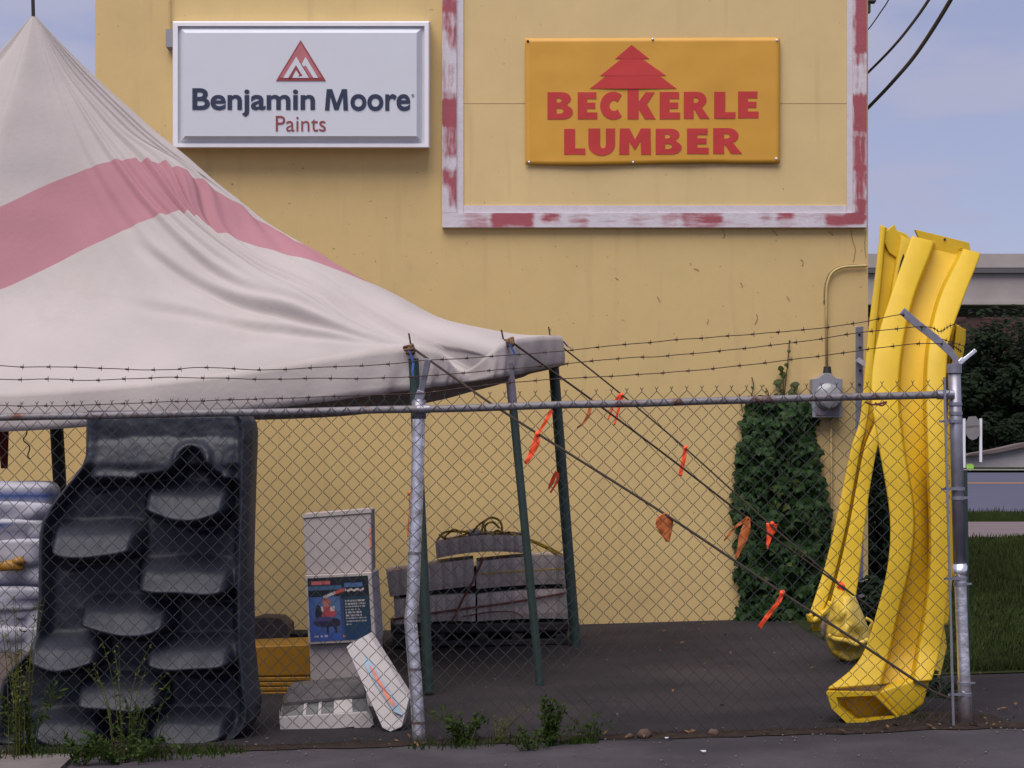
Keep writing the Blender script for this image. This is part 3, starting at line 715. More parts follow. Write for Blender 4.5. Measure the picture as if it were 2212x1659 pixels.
def barbed(pts, name='barbed_wire'):
    b = MB(); q = cat(pts, 10); P3 = [P(*p) for p in q]
    P3 = [p+V((0, 0, .004*noise.noise(V((p.x*6, p.z*3, 1))))) for p in P3]
    b.tube(P3, .0026, 5)
    L_ = [0]
    for a, c in zip(P3, P3[1:]): L_.append(L_[-1]+(c-a).length)
    s = .06
    while s < L_[-1]:
        i = max(k for k in range(len(L_)) if L_[k] <= s); i = min(i, len(P3)-2)
        p = P3[i].lerp(P3[i+1], (s-L_[i])/max(1e-6, L_[i+1]-L_[i])); t = (P3[i+1]-P3[i]).normalized()
        b.tube([p-t*.010, p+t*.010], .0052, 5)
        for a in range(4):
            an = a*1.57+rnd(-.5, .5); d = V((rnd(-.3,.3), math.cos(an), math.sin(an)))*.016
            b.tube([p+t*(.006*(a % 2)), p+t*(.006*(a % 2))+d], .0018, 4)
        s += .145+rnd(-.008, .008)
    return b.build(name, M['barb'], fence)
barbed([(-260,788,YF),(-40,789,YF),(60,792,YF),(185,794,YF),(300,798,YF),(372,799,YF),(432,793,YF),(560,799,YF),(700,793,YF),(820,788,YF),(924,778,YF+.01),(1000,774,YF),(1150,764,YF),(1346,745,YF),(1500,731,YF),(1700,716,YF),(1850,698,YF),(1950,680,YF-.01),(1990,708,YF+.2),(2030,731,YF+.5),(2066,742,YF+.8),(2084,748,YF+1.0)])
barbed([(-260,822,YF),(-40,820,YF),(120,819,YF),(185,822,YF),(330,816,YF),(440,816,YF),(560,819,YF),(700,817,YF),(780,818,YF),(916,812,YF+.01),(1100,797,YF),(1346,774,YF),(1450,768,YF),(1700,742,YF),(1860,718,YF),(1998,706,YF-.01),(2030,716,YF+.3),(2050,705,YF+.7),(2070,697,YF+1),(2086,694,YF+1.3)])
barbed([(-260,878,YF),(-40,876,YF),(100,877,YF),(240,873,YF),(420,866,YF),(560,862,YF),(700,857,YF),(900,849,YF+.01),(1000,838,YF),(1138,823,YF),(1346,811,YF),(1500,800,YF),(1700,778,YF),(1850,758,YF),(1960,744,YF),(2034,742,YF-.01),(2060,748,YF+.4),(2078,760,YF+.9)])
# green post of the fence line running back on the right
b = MB(); b.tube([P(2085,1015,YF+.5), P(2092,1445,YF+.5)], .012, 10); tag(b.build('thin_post', M['pole']), 'thin dark green post just behind the end post of the fence', 'post')
# grey perforated metal post at the building corner
mp2 = empty('metal_post', P(1856, 1345, 15.3), 'grey perforated metal post by the corner of the building, beside the electric meter', 'post')
b = MB(); b.hexa([P(1848,1345,15.3), P(1865,1345,15.3), P(1865,705,15.3), P(1848,705,15.3)], [P(1848,1345,15.36), P(1865,1345,15.36), P(1865,705,15.36), P(1848,705,15.36)])
bevel(b.build('upright', M['galv'], mp2), .006)
for yy in (722, 750, 782, 800, 830): 
    b = MB(); b.blob(P(1858+rnd(-2,2), yy, 15.296), .014, .012, .014, 8, 4); b.build('bolt', M['cable'], mp2, smooth=True)
b = MB(); b.bar(P(1852,776,15.28), P(1892,803,15.0), .045, .012); b.build('strap_arm', M['galv'], mp2)
# ================================================================ GREY MOULDED CLIMBING WALL
YK = 9.5
LT = [(886,182),(900,180),(985,178),(1010,168),(1030,152),(1070,120),(1100,98),(1130,83),(1160,77),(1220,76),(1300,75),(1370,70),(1410,52),(1440,20),(1470,-6),(1520,-16),(1600,-20),(1618,-10)]
RT = [(886,505),(890,522),(897,533),(910,541),(930,544),(1000,541),(1100,537),(1250,532),(1400,533),(1480,540),(1530,547),(1560,543),(1585,528),(1603,500),(1612,470),(1618,430)]
def z6(x, y): return (x/2.133, 881.4+y/2.133)
HOLDS = [  # x0,x1,y_top,y_rim,rise,bulge,left cut,right cut (crop units)
 (395,1105,150,335,.10), (672,1062,330,520,.20), (240,650,510,695,.21), (640,1078,680,868,.21), (385,795,860,1045,.22),
 (145,480,1035,1205,.21), (675,1080,1035,1210,.21), (365,765,1215,1395,.22), (150,475,1385,1560,.14), (690,1055,1380,1552,.16)]
HO = []
for x0, x1, y0, y1, h in HOLDS:
    a = z6(x0, y0); c = z6(x1, y1); HO.append((a[0], c[0], a[1], c[1], h*.85))
def sst(a, b, x):
    t = clamp((x-a)/(b-a), 0, 1); return t*t*(3-2*t)
def relief(x, y, L, R):
    inner = sst(10, 34, x-L)*sst(14, 36, R-x)*sst(1000, 1020, y)*(1-sst(1590, 1612, y))
    d = -.11*inner
    wx = 5*noise.noise(V((x*.013, y*.013, 1))); wy = 5*noise.noise(V((x*.013, y*.013, 9)))
    xx, yy = x+wx, y+wy
    for i, (x0, x1, y0, y1, h) in enumerate(HO):
        u = (xx-(x0+x1)/2)/((x1-x0)/2)
        rim = y1-20*abs(u)**3+(4*math.sin(u*3.2+i*1.7))
        if i == 0:
            rim = y1 - 64*math.exp(-((xx-418)/34)**2)-10*(xx > 300)*(xx < 480)
        top = y0+6*u*u
        side = 1-sst(.82, 1.12, abs(u))
        q_ = clamp((yy-top)/(rim-top), 0, 1); ramp = .34*sst(0, .45, q_)+.66*q_**1.15
        if i == 0: ramp = .2+.8*q_
        cut = 1-sst(rim-3, rim+9, yy)
        if yy > top-2: d = max(d, lerp(-.11*inner, h, ramp)*cut*side+(-.11*inner)*(1-cut*side))
        d = d-.035*side*math.exp(-((yy-rim-18)/16)**2)
        # shallow groove round each hold
        d -= .012*math.exp(-((abs(u)-1.06)/.06)**2)*(1 if top < yy < rim else 0)
    # raised outer flange and the arch over the second hold
    e = min(x-L, R-x, y-884, 1620-y)
    d += .065*(1-sst(14, 28, R-x))+.03*(1-sst(16, 40, x-L))*(1-sst(1350, 1400, y))
    a = math.hypot((xx-419)/36, (yy-995)/36)
    if yy < 1012: d += .03*math.exp(-((a-1)/.16)**2)
    d -= .10*(1-sst(0, 16, e))**2
    d += .008*noise.noise(V((x*.03, y*.03, 3)))
    return d
def blur(A, n):
    for _ in range(n):
        B = [r[:] for r in A]
        for j in range(1, len(A)-1):
            for i in range(1, len(A[0])-1):
                B[j][i] = (A[j][i]*4+2*(A[j-1][i]+A[j+1][i]+A[j][i-1]+A[j][i+1])+A[j-1][i-1]+A[j-1][i+1]+A[j+1][i-1]+A[j+1][i+1])/16
        A = B
    return A
cw = MB(); NXk, NYk = 170, 250; rows = []
DK = []
for j in range(NYk+1):
    y = lerp(886, 1618, j/NYk); L, R = interp(LT, y), interp(RT, y)
    DK.append([relief(lerp(L, R, i/NXk), y, L, R) for i in range(NXk+1)])
DK = blur(DK, 4)
for j in range(NYk+1):
    y = lerp(886, 1618, j/NYk); L, R = interp(LT, y), interp(RT, y); row = []
    for i in range(NXk+1):
        x = lerp(L, R, i/NXk); d = DK[j][i]+.0025*noise.noise(V((x*.09, y*.09, 4)))
        lean = (1618-y)/F*YK*.05
        p = P(x, y, YK+lean); p.y = YK+lean-d; row.append(p)
    rows.append(row)
cw.grid(rows)
k = len(cw.v); n1 = NXk+1
edge = [i for i in range(n1)]+[j*n1+NXk for j in range(1, NYk+1)]+[NYk*n1+i for i in range(NXk-1, -1, -1)]+[j*n1 for j in range(NYk-1, 0, -1)]
for e in edge: p = cw.v[e].copy(); p.y += .30-.1*((p.z-.2)/1.6 if p.z > .2 else 0); cw.v.append(p)
m_ = len(edge)
for i in range(m_): cw.f.append((edge[i], k+i, k+(i+1) % m_, edge[(i+1) % m_]))
o = cw.build('climbing_wall', M['rockplastic'], smooth=True)
tag(o, 'dark grey moulded plastic climbing wall with ledge holds, leaning behind the fence', 'climbing wall')
# ================================================================ STACKED BAGS
def bag(cx, cy, wpx, hpx, Y, label, stripes, group='bags stacked under the tent', seed=0, depth=.42):
    """stuffed plastic sack; stripes: (v0,v1,colour) bands on the printed face"""
    s = F/Y; c = P(cx, cy, Y+depth/2); b = MB()
    b.blob((0,0,0), wpx/s/2, depth/2, hpx*1.12/s/2, 44, 20, jit=.13, seed=seed, pw=.36)
    cols = []
    for p in b.v:
        v = p.z/(hpx/s)+.5; u = p.x/(wpx/s)+.5; col = (1, 1, 1)
        for st in stripes:
            v0, v1, cc = st[:3]; u0, u1 = st[3:] if len(st) > 3 else (0, 1)
            vv = v+.06*math.sin(u*9+seed)
            if v0 < vv < v1 and u0 < u < u1: col = cc
        cols.append(col)
    b.v = [p+c+V((0, 0, 0)) for p in b.v]
    o = b.build('plastic_bag', M['bagwhite'], smooth=True, colors=cols)
    return tag(o, label, 'bag', group)
BL, NV, RD, GR = (.06,.18,.62), (.10,.10,.22), (.6,.10,.10), (.45,.45,.55)
bag(18,1378,210,62,10.75,'grimy white bag at the very bottom of the stack beside the climbing wall',[(.3,.5,GR),(.55,.72,NV,.3,.8)],seed=1)
bag(24,1332,206,58,10.77,'white bag with a small red mark, second from the bottom of the stack',[(.35,.6,NV,.6,.75)],seed=2)
bag(20,1290,208,54,10.75,'white bag with a dark printed line, third from the bottom of the stack',[(.4,.62,NV,.5,.95)],seed=3)
bag(16,1240,206,62,10.78,'white bag with a dark lower band, under the yellow scrap',[(.0,.38,NV)],seed=4)
bag(24,1190,200,58,10.76,'white bag with red print, just above the dark banded bag',[(.25,.5,RD,.82,.95)],seed=5)
bag(18,1146,196,54,10.78,'pale bag with a blurred grey band, third from the top of the stack',[(.25,.55,GR),(.62,.75,BL,.2,.9)],seed=6)
bag(26,1106,198,52,10.80,'silver grey bag directly under the blue and white one',[(.2,.55,GR)],seed=7)
bag(30,1070,194,56,10.82,'white bag with a broad blue wave, topmost of the stack',[(.30,.52,BL,.05,.62),(.36,.62,BL,.66,1.1)],seed=8)
b = MB(); b.blob(P(20,1222,10.72), .10, .03, .035, 10, 6, jit=.5, seed=3); b.blob(P(40,1212,10.72), .05, .03, .03, 8, 5, jit=.5, seed=6)
tag(b.build('plastic_scrap', M['ochre'], smooth=True), 'mustard yellow plastic scrap stuck between the stacked bags', 'scrap')
pb = MB(); a = P(-80,1412,10.72); c = P(110,1412,10.72); pb.box(a.x, c.x, 10.75, 11.15, zg(-3,11)-.02, a.z); tag(pb.build('wood_skid', M['block']), 'low pale wooden skid under the stack of white bags', 'skid')
b = MB(); b.hexa([P(-8,905,14.2), P(20,905,14.2), P(17,1012,14.2), P(2,1012,14.2)], [P(-8,905,14.25), P(20,905,14.25), P(17,1012,14.25), P(2,1012,14.25)])
tag(b.build('red_pennant', M['redcloth']), 'dark red cloth strip hanging under the tent edge at far left', 'cloth')
b = MB(); b.tube([P(x, y, 14.3) for x, y in cat([(52,905),(58,935),(50,950),(64,965),(60,985),(66,992)], 4)], .006, 5)
tag(b.build('hanging_string', M['strap'], smooth=True), 'thin rusty red string dangling beside the red cloth strip', 'string')
# ================================================================ CARTONS, BIN AND LID BESIDE THE MIDDLE POST
def carton(name, fr, Y, side, label, cat_, group=None, dep=.36, m='carton', lid=False):
    """fr: front corners TL,TR,BR,BL in photo units; side: px shift of the back edge so the right face shows"""
    root = empty(name, P(fr[3][0], fr[3][1], Y), label, cat_, group)
    A = [P(x, y, Y) for x, y in fr]; k = V((side*Y/F+ (0), dep, 0))
    B = [p+V((k.x+p.x/Y*dep, dep, .0)) for p in A]
    b = MB(); b.hexa(A, B); o = b.build('box_body', M[m], root); bevel(o, .006)
    return root, A, B
def onface(A, u, v, off=-.0):
    p = A[0].lerp(A[1], u).lerp(A[3].lerp(A[2], u), v); return p+V((0, off, 0))
GC = 'cartons stacked behind the middle fence post'
c1, A1, B1 = carton('carton', [(668,1394),(812,1386),(815,1528),(673,1530)], 10.62, 14, 'plain white carton at the bottom of the stack, under the blue poster box', 'carton', GC)
c2, A2, B2 = carton('poster_carton', [(659,1243),(802,1236),(812,1386),(666,1393)], 10.58, 16, 'white carton printed with a blue picture panel, middle of the stack', 'carton', GC)
c3, A3, B3 = carton('carton', [(655,1111),(801,1099),(803,1236),(660,1242)], 10.62, 8, 'plain greyish white carton on top of the blue poster box', 'carton', GC)
b = MB(); q = [onface(A3, -.01, -.0), onface(A3, 1.01, -.0), onface(A3, 1.01, .06), onface(A3, -.01, .06)]
b.hexa([p+V((0,-.008,0)) for p in q], [p+V((0,-.001,0)) for p in q]); b.build('lid_flap', M['carton'], c3)
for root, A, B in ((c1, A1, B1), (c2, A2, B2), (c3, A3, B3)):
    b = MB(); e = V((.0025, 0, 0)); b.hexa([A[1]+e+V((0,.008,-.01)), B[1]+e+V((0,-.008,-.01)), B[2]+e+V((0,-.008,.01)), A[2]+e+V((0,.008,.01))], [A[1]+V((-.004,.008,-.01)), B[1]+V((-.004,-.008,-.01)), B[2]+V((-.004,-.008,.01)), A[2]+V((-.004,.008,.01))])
    b.build('shaded_side', M['carton_shade'], root)
for pts_ in ([(785,1128),(801,1118)],):
    pass
b = MB(); b.bar(onface(A3, .985, .30, -.003), onface(A3, .99, .62, -.003), .012, .003); b.build('orange_print', M['orangeprint'], c3)
# printed panel: small fine grid carrying the picture
NXp, NYp = 96, 104; b = MB(); rows = []; cols = []
rp = random.Random(4); lines = []
for k in range(9):
    v = .385+k*.046; u = .60; end = .93-(.12 if k in (3, 4, 5) else 0)*rp.random()-(.25 if k == 8 else 0)
    while u < end:
        w_ = rp.uniform(.02, .06); lines.append((u, min(u+w_, end), v)); u += w_+.012
def art(u, v):
    bgc = (.012+.02*v, .035+.03*v, .13+.06*v)
    c = bgc
    if v < .30: c = (.006, .009, .016)
    if .13 < v < .20 and u < .56: c = (.05, .10, .19)
    if .10 < v < .17 and .60 < u < .90: c = (.06, .12, .26)
    if .055 < v < .115 and .05+.1*v < u < .37: c = (.42, .10, .10)
    if u < .52 and v > .30: c = (.035+.05*max(0, 1-math.hypot(u-.4, v-.5)*2.2), .075+.07*max(0, 1-math.hypot(u-.4, v-.5)*2.2), .24+.05*v)
    if u > .535 and .27 < v < .34: c = (.006, .012, .016)
    if u > .57 and v > .31: c = (.010, .022+.02*v, .05+.12*max(0, v-.5))
    # little rocket-like streak
    t = (u-.24)/.36
    if 0 < t < 1 and abs(v-(.31-.11*t)) < .018+.012*t: c = (.45, .42, .42) if t < .55 else (.42, .07, .05)
    if .60 < u < .92 and abs(v-.215-.01*math.sin(u*60)) < .016: c = (.50, .40, .38)
    # seated child
    if math.hypot((u-.29)/.070, (v-.385)/.062) < 1: c = (.30, .085, .06)
    if math.hypot((u-.29)/.052, (v-.42)/.06) < 1: c = (.36, .15, .12)
    if v > .46 and v < .62 and abs(u-.30) < .10+.05*math.sin((v-.46)*18): c = (.38, .055, .07)
    if .455 < v < .53 and abs(abs(u-.29)-.095) < .035: c = (.48, .42, .43)
    if math.hypot((u-.155)/.055, (v-.56)/.13) < 1: c = (.012, .014, .025)
    if math.hypot((u-.26)/.20, (v-.70)/.085) < 1: c = (.02, .016, .05) if v > .69 else (.05, .05, .15)
    if math.hypot((u-.42)/.09, (v-.72)/.07) < 1: c = (.022, .014, .04)
    if .76 < v < .88 and (abs(u-.29) < .018 or abs(u-.41-.2*(v-.76)) < .02): c = (.014, .012, .02)
    for (u0, u1, lv) in lines:
        if u0 < u < u1 and abs(v-lv) < .012: c = (.36, .33, .33)
    if abs(v-.925) < .014 and (.07 < u < .13 or .17 < u < .20 or .23 < u < .29): c = (.42, .36, .40)
    if math.hypot((u-.555)/.022, (v-.935)/.018) < 1: c = (.55, .20, .08)
    return c
for j in range(NYp+1):
    row = []
    for i in range(NXp+1):
        u, v = i/NXp, j/NYp; row.append(onface(A2, lerp(.035, .945, u), lerp(.045, .955, v), -.003)); cols.append(art(u, v))
    rows.append(row)
b.grid(rows); b.build('printed_panel', M['print'], c2, colors=cols, fix=False)
# overturned broken bin
bi = empty('broken_bin', P(705,1585,9.85), 'broken white plastic bin lying on the ground with a row of dark panels', 'bin')
def slab_(name, q, Y0, Y1, m, par, dep=.3):
    """front quad TL,TR,BR,BL with top edge at Y1 and bottom edge at Y0"""
    A = [P(*q[0], Y1), P(*q[1], Y1), P(*q[2], Y0), P(*q[3], Y0)]
    b = MB(); b.hexa(A, [p+V((p.x/p.y*dep, dep, 0)) for p in A]); return b.build(name, M[m], par), A
o, Alow = slab_('lower_wall', [(603,1549),(793,1538),(806,1566),(606,1587)], 9.78, 9.79, 'white_plastic', bi); bevel(o, .004)
b = MB(); b.prism([[(786,1540),(797,1541),(808,1565),(800,1570),(803,1576),(792,1579),(788,1574),(770,1581),(760,1560)]], lambda x, y: P(x, y, 9.778), V((0,.02,0))); b.build('broken_edge', M['white_plastic'], bi)
o, A = slab_('panel_band', [(611,1518),(790,1500),(793,1536),(604,1547)], 9.82, 9.86, 'darkwin', bi)
for (u0, u1) in ((.265,.30),(.44,.475),(.62,.835)):
    b = MB(); q = [onface(A, u0, .10, -.006), onface(A, u1, .06, -.006), onface(A, u1, .99, -.006), onface(A, u0, 1.0, -.006)]; b.hexa(q, [p+V((0,.005,0)) for p in q]); b.build('white_panel', M['white_plastic'], bi)
b = MB(); q = [onface(A, .0, .0, -.004), onface(A, .24, .0, -.004), onface(A, .18, .5, -.004), onface(A, .02, .95, -.004)]; b.hexa(q, [p+V((0,.003,0)) for p in q]); b.build('torn_film', M['grime'], bi)
o, A = slab_('top_shell', [(630,1484),(785,1470),(790,1500),(611,1518)], 9.86, 10.05, 'grime', bi, dep=.24); bevel(o, .012)
b = MB(); q = [P(611,1518,9.845), P(790,1500,9.845), P(790,1506,9.845), P(610,1524,9.845)]; b.hexa(q, [p+V((0,.03,0)) for p in q]); b.build('rim', M['grime'], bi)
# leaning foam lid
ld = empty('foam_lid', P(850,1580,9.6), 'white foam lid with a blue and orange print, leaning on the broken bin', 'lid')
q = [(748,1398),(796,1372),(808,1388),(884,1508),(868,1570),(843,1581),(826,1572)]
ys = {0: 9.78, 1: 9.84, 2: 9.82, 3: 9.66, 4: 9.60, 5: 9.58, 6: 9.58}
A = [P(x, y, ys[i]) for i, (x, y) in enumerate(q)]
b = MB(); n_ = len(A); b.add(A+[p+V((.014, .07, .012)) for p in A], [tuple(range(n_)), tuple(n_+i for i in reversed(range(n_)))]+[(i, n_+i, n_+(i+1) % n_, (i+1) % n_) for i in range(n_)])
o = b.build('foam_board', M['white_plastic'], ld); bevel(o, .003)
pl = lambda x, y, off: P(x, y, lerp(9.83, 9.575, (y-1372)/209)-off)
def lidmark(loop, m, nm, off):
    b = MB(); b.prism([loop], lambda x, y: pl(x, y, off), V((0, .008, 0))); b.build(nm, M[m], ld)
lidmark([(788,1418),(800,1428),(862,1524),(869,1545),(852,1538),(806,1470),(786,1434)], 'lightblue', 'blue_print', .012)
lidmark([(797,1436),(806,1444),(834,1490),(853,1520),(852,1528),(836,1512),(826,1492),(812,1470)], 'orangeprint', 'orange_print', .016)
# ================================================================ RIBBED OCHRE PANEL STACK, PALE BLOCK
yp = empty('ribbed_panel', P(605,1525,11.4), 'mustard yellow ribbed plastic panel lying between the climbing wall and the cartons', 'plastic panel')
b = MB(); b.hexa([P(520,1397,11.4), P(672,1391,11.4), P(672,1460,11.4), P(520,1462,11.4)], [P(520,1397,11.4)+V((0,.5,0)), P(672,1391,11.4)+V((0,.5,0)), P(672,1460,11.4)+V((0,.5,0)), P(520,1462,11.4)+V((0,.5,0))]); bevel(b.build('upper_panel', M['ochre'], yp), .01)
for k in range(6):
    y0 = 1464+k*10.5; b = MB(); q = [P(520,y0,11.395), P(672,y0-2,11.395), P(672,y0+7,11.395), P(520,y0+9,11.395)]; b.hexa(q, [p+V((0,.45,0)) for p in q]); bevel(b.build('rib', M['ochre'], yp), .006)
b = MB(); q = [P(520,1462,11.42), P(672,1459,11.42), P(672,1520,11.42), P(520,1524,11.42)]; b.hexa(q, [p+V((0,.4,0)) for p in q]); b.build('core', M['ochre'], yp)
for x in (560, 640):
    b = MB(); p = P(x, 1524, 11.5); b.box(p.x-.05, p.x+.05, 11.46, 11.8, zg(p.x, 11.5)-.01, p.z); b.build('foot', M['pallet'], yp)
b = MB(); b.hexa([P(545,1338,14.2), P(600,1335,14.2), P(622,1350,14.2), P(624,1402,14.2)], [P(545,1338,14.5), P(600,1335,14.5), P(622,1350,14.5), P(624,1402,14.5)])
b = MB(); lp = [(520,1345),(560,1334),(604,1336),(622,1352),(625,1404),(520,1404)]; b.prism([lp], lambda x, y: P(x, y, 14.2), V((0,.4,0)))
tag(b.build('pale_sack', M['block']), 'pale stone coloured sack against the wall behind the mustard panel', 'sack')
b = MB(); b.box(P(622,0,14.3).x, P(680,0,14.3).x, 14.3, 14.7, P(0,1396,14.3).z-.15, P(0,1370,14.3).z); tag(b.build('gap_shade_box', M['pallet']), 'dark box filling the shaded gap just left of the stacked cartons, by the wall', 'dark gap')  # dark box put in for the shade of the gap beside the cartons
# ================================================================ PALLET OF BUNDLES
YP_ = 13.95
pa = empty('pallet', P(1035,1395,YP_), 'dark loaded pallet under the grey bundles', 'pallet')
def quad_slab(q, Y, dep, sag=0, nx=24, nz=5, jit=.006, seed=0):
    """block whose front outline is the quad TL,TR,BR,BL, top and bottom bowing by sag px"""
    b = MB(); fr = []
    def pt(u, v, yy):
        x = lerp(lerp(q[0][0], q[1][0], u), lerp(q[3][0], q[2][0], u), v)
        y = lerp(lerp(q[0][1], q[1][1], u), lerp(q[3][1], q[2][1], u), v)-sag*4*u*(1-u)
        p = P(x, y, Y); j = jit*noise.noise(V((x*.35, 3, seed)))
        rr = .012*(math.exp(-((v-0)/.08)**2)+math.exp(-((v-1)/.08)**2))
        groove = .010 if int(u*nx) % 3 == 0 else 0
        return p+V((p.x/p.y*yy, yy+(j+rr+groove if yy == 0 else 0), 0))
    front = [[pt(i/nx, j/nz, 0) for i in range(nx+1)] for j in range(nz+1)]
    back = [[pt(i/nx, j/nz, dep) for i in range(nx+1)] for j in range(nz+1)]
    loops = [[r[k] for r in (back[0:1][0:1]+[front[0]])] for k in range(nx+1)]
    b.grid(front); b.grid(back[::-1]); b.grid([back[0], front[0]]); b.grid([front[-1], back[-1]])
    b.grid([[r[0] for r in back], [r[0] for r in front]][::-1]); b.grid([[r[-1] for r in front], [r[-1] for r in back]][::-1])
    return b
def bundle(q, Y, label, sag=3, seed=0, dep=.62):
    b = quad_slab(q, Y, dep, sag, seed=seed); return tag(b.build('bundle', M['bundle']), label, 'bundle', 'grey bundles stacked on the pallet')
bundle([(850,1297),(1027,1284),(1027,1343),(854,1350)], YP_, 'grey bundle at the lower left of the pallet load', 4, 1)
bundle([(1031,1284),(1226,1273),(1227,1337),(1031,1343)], YP_, 'grey bundle at the lower right of the pallet load', 3, 2)
bundle([(834,1236),(1022,1208),(1026,1266),(842,1290)], YP_+.02, 'grey bundle on the left of the middle layer, behind the fence post', 2, 3)
bundle([(1029,1214),(1224,1200),(1226,1262),(1029,1273)], YP_+.02, 'grey bundle on the right of the middle layer, between the slim poles', 3, 4)
bundle([(940,1172),(1134,1160),(1136,1196),(943,1207)], YP_+.03, 'single grey bundle on top of the pile, under the yellow straps', 9, 5)
b = quad_slab([(843,1351),(1228,1344),(1228,1364),(845,1370)], YP_-.01, .7, 0, jit=.002); b.build('deck', M['pallet'], pa)
for x in (850, 938, 1030, 1105, 1200):
    b = quad_slab([(x,1370),(x+24,1369),(x+24,1386),(x,1387)], YP_, .6, 0, nx=4); b.build('block', M['pallet'], pa)
b = quad_slab([(846,1386),(1228,1380),(1228,1393),(848,1398)], YP_-.005, .7, 0); b.build('bottom_board', M['pallet'], pa)
b = quad_slab([(855,1366),(1220,1362),(1220,1384),(858,1388)], YP_+.3, .2, 0); b.build('core', M['black'], pa)  # black filler supplies the shade in the pallet openings
b = quad_slab([(860,1240),(1215,1215),(1215,1345),(862,1352)], YP_+.14, .4, 0, jit=0); b.build('core', M['black'], pa)  # black box added behind the bundles to paint the shade in their gaps
def line(pts_, Y, r, m, nm, label=None, cat_=None, parent=None, group=None):
    b = MB(); b.tube([P(x, y, Y) for x, y in cat(pts_, 5)], r, 6); o = b.build(nm, M[m], parent, smooth=True)
    return tag(o, label, cat_, group) if label else o
line([(850,1338),(900,1330),(1000,1315),(1100,1302),(1222,1281)], YP_-.02, .010, 'strap', 'strap', 'long rusty red strap running up across the lower grey bundles', 'strap')
line([(1044,1205),(1034,1228),(1018,1262),(1002,1290),(992,1310),(975,1345)], YP_-.025, .011, 'strap', 'strap', 'short rusty red strap zigzagging down the middle of the bundles', 'strap')
line([(1000,1332),(1060,1322),(1110,1322),(1130,1334)], YP_-.02, .006, 'strap', 'strap', 'thin rusty strap curling over the lower right bundle', 'strap')
line([(1040,1240),(1090,1236),(1150,1232),(1220,1228)], YP_-.02, .006, 'ystrap', 'strap', 'faded yellow strap across the right middle bundle', 'strap')
b = MB(); r0 = random.Random(3)
for pts_ in ([(1040,1150),(1046,1128),(1062,1118),(1080,1126),(1084,1146),(1070,1158),(1052,1154),(1048,1136),(1064,1128),(1078,1140)],
             [(1062,1156),(1074,1146),(1088,1152),(1100,1150),(1106,1158)], [(1020,1150),(1034,1134),(1050,1124)],
             [(945,1166),(960,1150),(985,1148),(1010,1150),(996,1158),(965,1164),(950,1156)], [(960,1160),(980,1144),(996,1152)],
             [(1106,1154),(1140,1164),(1170,1176),(1200,1190),(1222,1202)], [(1150,1170),(1180,1184),(1205,1200),(1222,1204)]):
    b.tube([P(x, y, YP_+.12+r0.uniform(-.08,.08)) for x, y in cat(pts_, 5)], .0105, 6)
tag(b.build('yellow_strap_coil', M['ystrap'], smooth=True), 'tangled yellow strapping curled on top of the grey bundles', 'strapping')
b = MB(); b.blob(P(1030,1150,YP_+.25), .10, .12, .035, 14, 6, jit=.5, seed=1); tag(b.build('plastic_wrap', M['wrap'], smooth=True), 'scrap of clear plastic wrap on the topmost grey bundle', 'plastic wrap')
b = MB(); b.blob(P(1085,1155,YP_+.3), .20, .14, .028, 14, 6, jit=.4, seed=5); tag(b.build('folded_tarp', M['tarp'], smooth=True), 'dark blue folded tarp lying on the topmost grey bundle', 'tarp')
# ================================================================ YELLOW SLIDES
def slide(name, ST, label, m='yellow', bed=.12, n=8, t=.014, parent=None, rib=True, r=.07, flip=False):
    S = cat(ST, n); b = MB(); rows = []
    for (yL, yR, Lo, Li, Ri, Ro, Y) in S:
        w = Ri-Li
        prof = [(Lo+2, .085), (Lo, .0), (Li, .0), (Li+.07*w, bed), (Li+.40*w, bed*1.0), (Li+.46*w, bed*.95), (Li+.56*w, bed*.95), (Li+.62*w, bed*1.0), (Ri-.12*w, bed), (Ri, .0), (Ro, .0), (Ro-2, .085)]
        if not rib: prof = [p for k, p in enumerate(prof) if k not in (4, 5, 6, 7)]
        # soften corners
        q = [prof[0]]
        for k in range(1, len(prof)-1):
            a, c, d = prof[k-1], prof[k], prof[k+1]
            q += [(lerp(c[0], a[0], r), lerp(c[1], a[1], r)), (c[0]*.5+.25*lerp(c[0], a[0], r)+.25*lerp(c[0], d[0], r), c[1]*.5+.25*lerp(c[1], a[1], r)+.25*lerp(c[1], d[1], r)), (lerp(c[0], d[0], r), lerp(c[1], d[1], r))]
        q.append(prof[-1])
        row = []
        for x, d in q:
            f = (x-Lo)/max(1, Ro-Lo); y = lerp(yL, yR, f); p = P(x, y, Y)
            row.append(p+V((p.x/p.y*d, d, (p.z-HC)/p.y*d)))
        rows.append(row)
    b.grid(rows); o = b.build(name, M[m], parent, smooth=True, fix=False); solid(o, t)
    return o
S1 = [(512,547,1969,2010,2079,2114,10.32),(526,560,1966,2011,2077,2112,10.29),(637,642,1927,1972,2034,2080,10.12),(740,740,1896,1948,2010,2048,9.97),(850,850,1884,1938,2003,2040,9.84),
      (960,960,1900,1948,2006,2040,9.74),(1110,1110,1924,1971,2012,2044,9.65),(1221,1221,1920,1962,2012,2048,9.6),(1330,1322,1894,1936,2002,2041,9.57),
      (1409,1396,1868,1919,1988,2029,9.54),(1450,1435,1838,1908,1982,2020,9.49),(1488,1470,1790,1899,1976,2010,9.42)]
fs = empty('wave_slide', P(1930, 1565, 9.5), 'tall bright yellow plastic slide in front, its curled foot on the ground', 'slide')
slide('chute', S1, None, parent=fs, bed=.16, rib=False, r=.055)
# back edge plate at the top of the chute
b = MB(); q = [(1976,495),(2094,524),(2097,540),(2088,560),(2080,575),(2000,565),(1992,530)]
b.prism([q], lambda x, y: P(x, y, 10.44), V((0,.03,.0))); bevel(b.build('top_plate', M['yellow'], fs), .006)
b = MB(); b.blob(P(2041,517,10.435), .008, .006, .008, 8, 4); b.build('screw', M['black'], fs)
